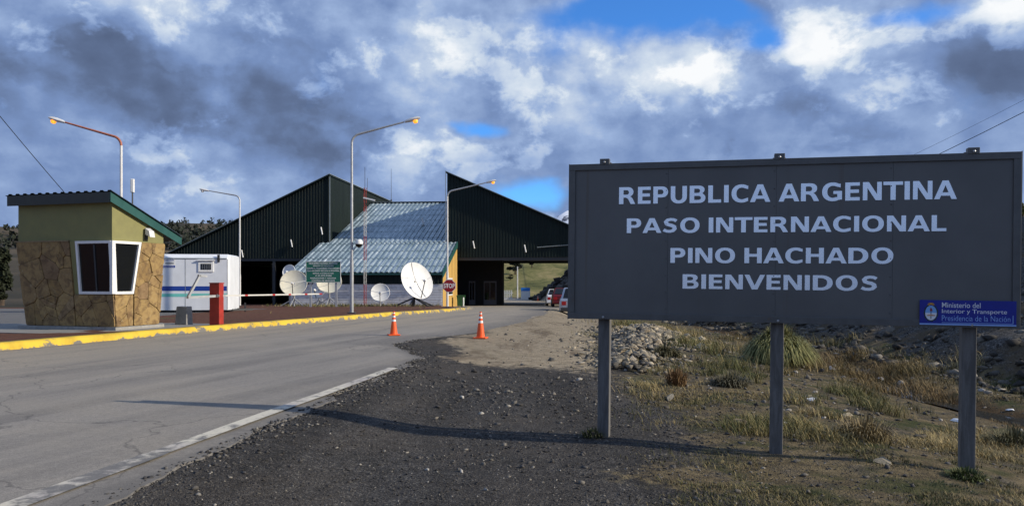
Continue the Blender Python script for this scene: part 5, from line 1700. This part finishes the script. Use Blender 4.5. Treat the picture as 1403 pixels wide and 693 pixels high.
def scatter_stones(name, pts, sizes, cols, label, rng, flat=0.6):
    n = len(pts)
    nv = len(IV)
    base = IV[None] * (1 + 0.5 * rng.normal(size=(n, nv, 1)).clip(-1.2, 1.2)).clip(0.3, 1.7)
    sc_ = np.stack([1 + 0.35 * rng.random(n), 0.75 + 0.3 * rng.random(n), flat * (0.7 + 0.6 * rng.random(n))], -1)
    base = base * sc_[:, None, :]
    a = rng.random(n) * 2 * np.pi
    ca, sa = np.cos(a), np.sin(a)
    tl = 0.5 * rng.normal(size=n)
    # tilt about x then spin about z
    y = base[..., 1] * np.cos(tl)[:, None] - base[..., 2] * np.sin(tl)[:, None]
    z = base[..., 1] * np.sin(tl)[:, None] + base[..., 2] * np.cos(tl)[:, None]
    x = base[..., 0]
    X_ = x * ca[:, None] - y * sa[:, None]
    Y_ = x * sa[:, None] + y * ca[:, None]
    P = np.stack([X_, Y_, z], -1) * np.asarray(sizes)[:, None, None] + np.asarray(pts)[:, None, :]
    F_ = (IF[None] + (np.arange(n) * nv)[:, None, None]).reshape(-1, 3)
    T_ = np.repeat(np.asarray(cols)[:, None, :], nv, 1).reshape(-1, 3)
    o = np_mesh(name, P.reshape(-1, 3), F_, 'tint_stone', tint=T_)
    return tag(o, label, kind='stuff')


def stone_cols(n, rng, pal, w):
    pal = np.array(pal)
    return pal[rng.choice(len(pal), n, p=np.array(w) / sum(w))] * (0.75 + 0.5 * rng.random((n, 1)))


# gravel over the near shoulder
N = 42000
gy = 4.3 + 12.5 * RNG.random(N) ** 1.7
gx = -3.2 + RNG.random(N) * (3.8 + gy * 0.42)
keep = (gx > xr(gy) + 0.03 + 0.05 * RNG.normal(size=N)) & (fbm(gx, gy, 0.9, 211, 4) + 0.35 * RNG.random(N) > -0.15) & (RNG.random(N) > 0.93 * sstep(12.8, 14.6, gy + 0.35 * gx)) & (RNG.random(N) < 1 - 0.5 * sstep(1.6, 4.2, gx + 0.25 * (gy - 8)))
gx, gy = gx[keep], gy[keep]
s_ = 0.0035 + 0.014 * RNG.random(len(gx)) ** 5 + 0.012 * RNG.random(len(gx)) * (RNG.random(len(gx)) > 0.985)
s_ *= np.clip(gy / 8, 0.8, 1.7)
g_ = ground_z(gx, gy)
scatter_stones('gravel', np.stack([gx, gy, g_ + s_ * (0.45 * RNG.random(len(gx)) - 0.15)], -1), s_, stone_cols(len(gx), RNG, [(0.036, 0.034, 0.032), (0.062, 0.058, 0.055), (0.10, 0.094, 0.085), (0.24, 0.22, 0.19)], [4, 5, 2, 0.6]), 'dark loose gravel on the road shoulder', RNG)
# crumbled asphalt along the broken edge
N = 2600
gy = 3.2 + 17 * RNG.random(N)
gx = xr(gy) - 0.10 + np.abs(RNG.normal(size=N)) * 0.22
s_ = 0.006 + 0.018 * RNG.random(N) ** 3
scatter_stones('rubble', np.stack([gx, gy, np.maximum(ground_z(gx, gy), np.where(gx < xr(gy), rz(gy) - 0.012, -9)) + s_ * 0.3], -1), s_, stone_cols(N, RNG, [(0.045, 0.043, 0.042), (0.075, 0.071, 0.067), (0.16, 0.15, 0.135)], [4, 4, 1.5]), 'crumbled asphalt along the broken road edge', RNG)
# stones spilled over grass and dirt
N = 6500
gy = 5.5 + 28 * RNG.random(N) ** 1.3
gx = -1.0 + RNG.random(N) * (4.5 + gy * 0.40)
keep = (gx > xr(gy) + 0.5) & (gx < xbank(gy)) & (RNG.random(N) > 0.88 * sstep(12.8, 14.6, gy + 0.35 * gx) * (gx < 2.2 + 0.10 * (gy - 18)))
gx, gy = gx[keep], gy[keep]
s_ = (0.012 + 0.05 * RNG.random(len(gx)) ** 6) * np.clip(gy / 15, 0.42, 1.1)
scatter_stones('pebbles', np.stack([gx, gy, ground_z(gx, gy) + s_ * 0.2], -1), s_, stone_cols(len(gx), RNG, [(0.075, 0.07, 0.066), (0.15, 0.137, 0.118), (0.33, 0.31, 0.28)], [5, 3, 0.7]), 'loose stones strewn among the dry grass', RNG)
# scree on the bank
N = 8000
gy = 9 + 46 * RNG.random(N) ** 1.4
gx = xbank(gy) - 0.6 + 16 * RNG.random(N) ** 1.8
s_ = 0.03 + 0.13 * RNG.random(N) ** 5
scatter_stones('scree', np.stack([gx, gy, ground_z(gx, gy) + s_ * 0.15], -1), s_, stone_cols(N, RNG, [(0.045, 0.041, 0.036), (0.085, 0.077, 0.066), (0.15, 0.135, 0.112), (0.30, 0.27, 0.22)], [5, 4, 2, 0.5]), 'dark broken rock covering the bank behind the sign', RNG)
N = 1200
gy = 98 + 32 * RNG.random(N)
gx = xbank(gy) - 0.5 + 9 * RNG.random(N)
s_ = 0.15 + 0.6 * RNG.random(N) ** 3
scatter_stones('scree', np.stack([gx, gy, ground_z(gx, gy) + s_ * 0.1], -1), s_, stone_cols(N, RNG, [(0.03, 0.029, 0.028), (0.06, 0.056, 0.052), (0.11, 0.10, 0.09)], [5, 4, 1]), 'dark rock cutting beyond the parked cars', RNG)

# rock pile: its stones as parts
ax0, ax1 = np.array([2.0, 14.6]), np.array([5.0, 28.0])
pile = thing('rock_pile', 'heap of pale broken rocks at the edge of the dirt lot', 'rock pile', (3.2, 20.0, 0))
rmesh = []
for i in range(14):
    v = IV2 * (1 + 0.10 * RNG.normal(size=(len(IV2), 1)))
    # chop by random planes for facets
    for _ in range(9):
        nn = RNG.normal(size=3); nn /= np.linalg.norm(nn)
        dd_ = v @ nn
        lim = 0.40 + 0.28 * RNG.random()
        v = v - np.maximum(dd_ - lim, 0)[:, None] * nn
    v = v * np.array([1 + .3 * RNG.random(), .75 + .3 * RNG.random(), .55 + .3 * RNG.random()])
    me = bpy.data.meshes.new('stone')
    me.from_pydata([tuple(q_) for q_ in v], [], [tuple(q_) for q_ in IF2])
    me.materials.append(MATS['rock'])
    me.update()
    rmesh.append(me)


def pile_h(t_, off):
    hgt = 0.55 * math.sin(math.pi * min(1, max(0, 0.25 + t_ * 0.75))) * (0.25 + 0.9 * t_)
    return max(0, hgt * (1 - (abs(off) / (0.55 + 0.7 * t_)) ** 1.6))


def put_rock(name, parent, x, y, z, s, rng):
    o = bpy.data.objects.new(name, rng.choice(rmesh))
    link(o, parent)
    o.location = (x - (parent.location.x if parent else 0), y - (parent.location.y if parent else 0), z)
    o.rotation_euler = (rng.uniform(-.4, .4), rng.uniform(-.4, .4), rng.uniform(0, 6.28))
    o.scale = (s, s, s)
    return o


rr = random.Random(11)
perp = np.array([13.8, -3.0]) / math.hypot(13.8, 3.0)
for i in range(260):
    t_ = rr.random() ** 0.8
    off = rr.gauss(0, 0.34 + 0.34 * t_)
    p_ = ax0 + (ax1 - ax0) * t_ + perp * off
    s = (0.055 + 0.085 * rr.random() ** 1.6) * (0.85 + 0.5 * t_)
    put_rock('stone', pile, p_[0], p_[1], gz(p_[0], p_[1]) + pile_h(t_, off) + s * 0.2, s, rr)
N = 2600
tt = RNG.random(N) ** 0.8
of = RNG.normal(size=N) * (0.5 + 0.4 * tt)
pts = ax0[None] + (ax1 - ax0)[None] * tt[:, None] + perp[None] * of[:, None]
s_ = 0.03 + 0.06 * RNG.random(N) ** 2
zz = ground_z(pts[:, 0], pts[:, 1]) + np.array([pile_h(a, b_) for a, b_ in zip(tt, of)])
rub = scatter_stones('rubble', np.stack([pts[:, 0] - 3.2, pts[:, 1] - 20.0, zz], -1), s_, stone_cols(N, RNG, [(0.085, 0.08, 0.072), (0.20, 0.175, 0.135), (0.36, 0.31, 0.23)], [4, 4, 2]), 'small broken stones filling the heap', RNG)
rub.parent = pile
# single rocks one can point at
for px, py, Yg, s, sc3, lab in ((1208, 634, None, 0.085, (1.5, 1.0, 0.5), 'flat tan slab of rock lying before the right sign post'),
                               (1012, 581, None, 0.13, (1.3, 0.9, 0.75), 'grey boulder half sunk in grass left of the middle post'),
                               (855, 492, None, 0.26, (1.3, 0.9, 0.7), 'rounded brown boulder at the foot of the rock pile'),
                               (882, 490, None, 0.24, (0.8, 0.9, 0.9), 'leaning pale boulder at the foot of the rock pile'),
                               (962, 479, None, 0.24, (1.7, 0.8, 0.5), 'long pale rock lying past the low shrub'),
                               (917, 547, None, 0.12, (1.7, 0.8, 0.35), 'flat pale stone in the gravel behind the left post'),
                               (1262, 600, None, 0.10, (1.2, 0.9, 0.6), 'small dull rock in grass near the right post'),
                               (1160, 572, None, 0.10, (1.3, 0.9, 0.6), 'small grey rock in the grass between the posts')):
    Yd = 10.0
    for _ in range(30):
        X_ = cx0(px, Yd)
        Yd = 0.5 * Yd + 0.5 * F * (CAMH - gz(X_, Yd)) / (py - HZ)
    o = put_rock('rock', None, cx0(px, Yd), Yd, gz(cx0(px, Yd), Yd) + s * 0.25, s, rr)
    o.scale = tuple(s * k_ for k_ in sc3)
    tag(o, lab, 'rock', 'single rocks about the sign')


# grass blades
def blades(pts, h, w, lean, cols, rng, curl=0.35):
    """two-segment tapering blades"""
    n = len(pts)
    a = rng.random(n) * 2 * np.pi
    d_ = np.stack([np.cos(a), np.sin(a), np.zeros(n)], -1)
    s = np.stack([-np.sin(a), np.cos(a), np.zeros(n)], -1) * (w / 2)[:, None]
    up = np.array([0, 0, 1.0])[None]
    p0 = pts
    p1 = pts + up * (h * 0.55)[:, None] + d_ * (h * lean * 0.35)[:, None]
    p2 = pts + up * (h * (1 - curl * lean * 0.5))[:, None] + d_ * (h * lean)[:, None]
    V_ = np.stack([p0 - s, p0 + s, p1 + s * 0.75, p1 - s * 0.75, p2], 1)
    i0 = (np.arange(n) * 5)[:, None]
    F_ = np.concatenate([i0 + np.array([[0, 1, 2]]), i0 + np.array([[0, 2, 3]]), i0 + np.array([[3, 2, 4]])], 0)
    T_ = np.repeat(cols[:, None, :], 5, 1)
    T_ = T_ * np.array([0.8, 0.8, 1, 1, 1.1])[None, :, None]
    return V_.reshape(-1, 3), F_, T_.reshape(-1, 3)


STRAW, OLIVE, GREEN, RUST = np.array([0.40, 0.31, 0.145]), np.array([0.16, 0.14, 0.056]), np.array([0.07, 0.082, 0.024]), np.array([0.15, 0.085, 0.038])
N = 230000
gy = 5.6 + 28 * RNG.random(N) ** 1.7
gx = 0.6 + RNG.random(N) * (gy * 0.70 - 0.2)
dens = sstep(-0.12, 0.25, fbm(gx, gy, 0.7, 111, 4) + 0.55 * fbm(gx, gy, 2.6, 113, 3)) * sstep(0.9, 3.2, gx + 1.3 * fbm(gx, gy, 2.2, 23, 4) - 0.10 * np.maximum(0, gy - 14)) * (gx < xbank(gy) + 0.5)
dens *= 0.55 + 0.45 * sstep(7.4, 8.6, gy + 0.25 * (gx - 2))
keep = RNG.random(len(gx)) < dens
gx, gy = gx[keep], gy[keep]
n = len(gx)
tall = sstep(-0.15, 0.25, fbm(gx, gy, 1.5, 117, 3)) * sstep(8.2, 9.5, gy + 0.1 * gx)
h = (0.03 + 0.05 * RNG.random(n)) + tall * (0.05 + 0.20 * RNG.random(n) ** 1.6)
h *= np.clip(gy / 12, 0.8, 1.5)
mixv = np.clip(0.70 + 1.2 * fbm(gx, gy, 1.6, 119, 3) + 0.25 * RNG.normal(size=n), 0, 1)[:, None]
wetv = np.exp(-((gx - xcreek(gy)) / 1.3) ** 2)[:, None]
cols = np.where(mixv < 0.5, GREEN + (OLIVE - GREEN) * mixv * 2, OLIVE + (STRAW - OLIVE) * (mixv - 0.5) * 2)
cols = cols * (1 - wetv * 0.6) + RUST * wetv * 0.6
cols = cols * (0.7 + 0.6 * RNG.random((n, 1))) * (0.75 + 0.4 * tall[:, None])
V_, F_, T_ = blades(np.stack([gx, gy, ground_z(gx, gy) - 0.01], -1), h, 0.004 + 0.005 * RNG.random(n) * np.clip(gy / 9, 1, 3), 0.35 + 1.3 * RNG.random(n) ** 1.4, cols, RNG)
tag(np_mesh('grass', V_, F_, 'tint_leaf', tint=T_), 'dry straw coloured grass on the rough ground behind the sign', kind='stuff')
# weeds on the soil island and along the wall foot
N = 9000
gy = 26 + 36 * RNG.random(N)
gx = xl(gy) - 0.5 - 14 * RNG.random(N)
keep = (RNG.random(N) < sstep(0.05, 0.3, fbm(gx, gy, 2.5, 121, 4) * 0.4 + 0.40 * sstep(47, 56, gy) - 0.12)) & (gx > -17) & ~((gx > -19) & (gx < -9) & (gy > 34) & (gy < 38))
gx, gy = gx[keep], gy[keep]
n = len(gx)
cols = (GREEN * 1.2 + (STRAW - GREEN) * RNG.random((n, 1)) * 0.7)
V_, F_, T_ = blades(np.stack([gx, gy, ground_z(gx, gy) - 0.01], -1), 0.08 + 0.20 * RNG.random(n), 0.02 + 0.02 * RNG.random(n), 0.3 + 0.6 * RNG.random(n), cols, RNG)
tag(np_mesh('weeds', V_, F_, 'tint_leaf', tint=T_), 'sparse weeds on the reddish soil behind the kerb', kind='stuff')


def on_ground(px, py):
    Yd = 12.0
    for _ in range(40):
        X_ = cx0(px, Yd)
        Yd = 0.5 * Yd + 0.5 * F * (CAMH - gz(X_, Yd)) / (py - HZ)
    return cx0(px, Yd), Yd


def tussock(label, px, py, R_, H_, n, c0, c1, lean=0.9, name='grass_tussock'):
    x_, y_ = on_ground(px, py)
    z_ = gz(x_, y_)
    root = thing(name, label, 'grass tussock', (x_, y_, z_), 0, 'tussocks in the rough grass')
    a = RNG.random(n) * 2 * np.pi
    r_ = R_ * 0.45 * np.sqrt(RNG.random(n))
    p = np.stack([r_ * np.cos(a), r_ * np.sin(a), np.full(n, -0.03)], -1)
    hh = H_ * (0.55 + 0.6 * RNG.random(n))
    ang = a + 0.5 * RNG.normal(size=n)
    le = 0.08 + 1.35 * lean * (r_ / (R_ * 0.45)) ** 1.3 * (0.55 + 0.6 * RNG.random(n))
    hh = hh * (1 - 0.18 * np.minimum(le, 1.3))
    d_ = np.stack([np.cos(ang), np.sin(ang), np.zeros(n)], -1)
    s = np.stack([-np.sin(ang), np.cos(ang), np.zeros(n)], -1) * (0.003 + 0.005 * RNG.random(n))[:, None] * max(1, y_ / 10)
    up = np.array([0, 0, 1.0])[None]
    p1 = p + up * (hh * np.clip(0.52 - 0.10 * le, 0.2, 1))[:, None] + d_ * (hh * le * 0.24)[:, None]
    p2 = p + up * (hh * np.clip(0.86 - 0.36 * le, 0.16, 1))[:, None] + d_ * (hh * le * 0.48)[:, None]
    p3 = p + up * (hh * np.clip(1.0 - 0.72 * le, 0.03, 1))[:, None] + d_ * (hh * le * 0.66)[:, None]
    V_ = np.stack([p - s, p + s, p1 + s, p1 - s, p2 + s * .7, p2 - s * .7, p3], 1)
    i0 = (np.arange(n) * 7)[:, None]
    F_ = np.concatenate([i0 + np.array([q_]) for q_ in ([0, 1, 2], [0, 2, 3], [3, 2, 4], [3, 4, 5], [5, 4, 6])], 0)
    m_ = RNG.random((n, 1))
    cc = np.array(c0) + (np.array(c1) - np.array(c0)) * m_
    T_ = np.repeat(cc[:, None, :], 7, 1)
    ch_ = np_mesh('blades', V_.reshape(-1, 3), F_, 'tint_leaf', tint=T_.reshape(-1, 3), parent=root)
    ch_['kind'] = 'stuff'
    if name == 'grass_tussock': part('crown_base', 'bark', root, lambda m2: m2.lathe([(R_ * 0.30, -0.05), (R_ * 0.25, 0.02), (R_ * 0.15, 0.05)], 10))
    return root


tussock('large rounded green tussock behind the middle sign post', 1066, 499, 0.74, 1.08, 7500, (0.07, 0.085, 0.025), (0.33, 0.31, 0.13), 0.9)
tussock('upright reddish brown grass tuft in the gravel beyond the left post', 927, 528, 0.30, 0.36, 420, (0.10, 0.055, 0.025), (0.28, 0.18, 0.09), 0.5)
tussock('low dull green shrub at the foot of the rock pile', 912, 488, 0.55, 0.36, 800, (0.055, 0.055, 0.028), (0.15, 0.13, 0.07), 0.9)
tussock('small green tuft at the base of the left sign post', 812, 598, 0.22, 0.16, 160, (0.05, 0.06, 0.02), (0.13, 0.12, 0.05), 0.7)
tussock('dark green tuft around the foot of the right sign post', 1322, 655, 0.34, 0.17, 420, (0.035, 0.055, 0.014), (0.10, 0.11, 0.04), 0.8)
tussock('straw coloured tuft between the middle and right posts', 1185, 600, 0.55, 0.34, 520, (0.13, 0.10, 0.05), (0.34, 0.27, 0.15), 0.7)
tussock('grey green bushy tuft left of the middle post', 1000, 528, 0.6, 0.30, 620, (0.06, 0.062, 0.04), (0.16, 0.14, 0.09), 0.9)
tussock('dull green tuft at the right frame edge of the meadow', 1390, 610, 0.6, 0.32, 560, (0.05, 0.055, 0.028), (0.17, 0.15, 0.08), 0.8)
# low matted green patches
for px, py, R_, lab in ((1025, 668, .30, 'flat olive grass patch on the gravel left of the middle post foot'), (1130, 655, .45, 'flat green grass patch on the gravel before the middle post'), (1250, 665, .5, 'flat green grass patch before the right sign post')):
    tussock(lab, px, py, R_ * 2.2, 0.045, 700, (0.045, 0.06, 0.018), (0.14, 0.13, 0.05), 1.0, name='grass_patch')

# litter
for px, py, s, lab in ((1110, 548, .07, 'crumpled white plastic scrap in the grass right of the middle post'), (1312, 577, .09, 'crumpled white plastic bag near the right sign post'), (1140, 506, .12, 'white scrap of litter by the stream bank'),
                       (1207, 521, .10, 'pale flat litter scrap at the stream'), (1073, 580, .05, 'tiny white litter scrap at the middle post'), (1385, 562, .05, 'tiny white litter scrap right of the right post')):
    x_, y_ = on_ground(px, py)
    v = IV * (1 + 0.45 * RNG.normal(size=(len(IV), 1)).clip(-1, 1)) * np.array([1.3, 0.8, 0.35])
    o = MB().add([tuple(q_ * s) for q_ in v], [tuple(q_) for q_ in IF]).build('litter_scrap', 'plastic_white', None)
    o.location = (x_, y_, gz(x_, y_) + s * 0.3)
    o.rotation_euler = (0, 0, RNG.random() * 6)
    tag(o, lab, 'litter', 'white litter scraps')

# ------------------------------------------------------------------ trees
def leaf_cloud(centres, radii, per, size, col, rng):
    n = len(centres) * per
    c_ = np.repeat(np.asarray(centres), per, 0)
    r_ = np.repeat(np.asarray(radii), per, 0)
    d_ = rng.normal(size=(n, 3)); d_ /= np.linalg.norm(d_, axis=1)[:, None]
    p = c_ + d_ * (rng.random((n, 1)) ** 0.45) * r_
    R3 = rand_rot(n, rng)
    q = np.array([[-1, -.5, 0], [1, -.5, 0], [0, 1, 0]]) * size
    V_ = p[:, None, :] + np.einsum('nij,kj->nki', R3, q) * (0.6 + 0.8 * rng.random((n, 1, 1)))
    T_ = np.repeat((np.array(col)[None] * (0.6 + 0.8 * rng.random((n, 1))))[:, None, :], 3, 1)
    return V_.reshape(-1, 3), np.arange(n * 3).reshape(-1, 3), T_.reshape(-1, 3)


def tree(label, x_, y_, h, spread, col=(0.035, 0.045, 0.02), kind='round', per=70, group=None):
    z_ = gz(x_, y_)
    r = thing('tree', label, 'tree', (x_, y_, z_), 0, group)
    rng = np.random.default_rng(int(abs(x_) * 13 + y_))
    bx_, by_ = rng.normal(size=2) * 0.05 * h
    tk = MB().tube([(0, 0, -0.3), (bx_ * .4, by_ * .4, h * 0.4), (bx_, by_, h * 0.9)], [0.05 * h, 0.035 * h, 0.012 * h], 8)
    cen, rad = [], []
    for i in range(16):
        a = rng.random() * 6.28
        if kind == 'umbrella':
            zz_ = h * (0.72 + 0.25 * rng.random()); rr_ = spread * (0.2 + 0.8 * rng.random())
        else:
            zz_ = h * (0.25 + 0.7 * rng.random()); rr_ = spread * (0.15 + 0.75 * rng.random()) * (1.15 - zz_ / h * 0.7)
        c_ = (rr_ * math.cos(a), rr_ * math.sin(a), zz_)
        cen.append(c_); rad.append([spread * .38, spread * .38, h * .09])
        tk.tube([(bx_ * .5, by_ * .5, zz_ * 0.75), c_], [0.018 * h, 0.006 * h], 5)
    tk.build('trunk', 'bark', r)
    V_, F_, T_ = leaf_cloud(cen, rad, per, 0.055 * h, col, rng)
    np_mesh('crown', V_, F_, 'tint_leaf', tint=T_, parent=r)
    return r


def tree_at(label, px, py, Yd, hpx, spx, **kw):
    return tree(label, cx0(px, Yd), Yd, hpx * Yd / F, spx * Yd / F, **kw)


grp = 'trees on the slope beyond the portal'
tree_at('dark spreading tree beside the white mast beyond the portal', 706, 392, 190, 26, 10, group=grp, col=(0.018, 0.024, 0.016))
tree_at('bushy dark tree above the information board on the green slope', 729, 386, 205, 17, 8, group=grp, col=(0.018, 0.024, 0.016))
tree_at('umbrella topped tree behind the bushy one on the green slope', 730, 378, 225, 24, 8, group=grp, kind='umbrella', col=(0.018, 0.024, 0.016))
tree_at('small dark bush left of the white mast on the slope', 699, 398, 175, 8, 6, group=grp, col=(0.018, 0.024, 0.016))
tree_at('tall dark tree at the left frame edge behind the booth', 2, 405, 60, 75, 14, col=(0.022, 0.028, 0.014), per=160)
tree_at('dark shrub under the tall tree at the left frame edge', -8, 412, 52, 36, 16, col=(0.025, 0.030, 0.014), per=120)
tree_at('yellow green shrub on the rock bank right of the sign', 1402, 332, 34, 30, 10, col=(0.16, 0.15, 0.03), per=60)
tree_at('dark shrub on top of the rock bank right of the sign', 1412, 290, 36, 32, 12, col=(0.03, 0.035, 0.018), per=60)

# woods on the far hills, read as one mass
N = 5200
gy = 300 + 520 * RNG.random(N)
gx = (RNG.random(N) - 0.5) * 2 * (0.75 * gy)
keep = (fbm(gx, gy, 90, 131, 4) + 0.25 * fbm(gx, gy, 25, 133, 3) > -0.02)
gx, gy = gx[keep], gy[keep]
gzv = ground_z(gx, gy)
hh = 2.5 + 4.5 * RNG.random(len(gx))
V_, F_, T_ = leaf_cloud(np.stack([gx, gy, gzv + hh * 0.5], -1), np.stack([hh * .38, hh * .38, hh * .5], -1), 22, 0.9, (0.020, 0.026, 0.018), RNG)
tag(np_mesh('woods', V_, F_, 'tint_leaf', tint=T_), 'dark scattered woods on the far brown hills', kind='stuff')
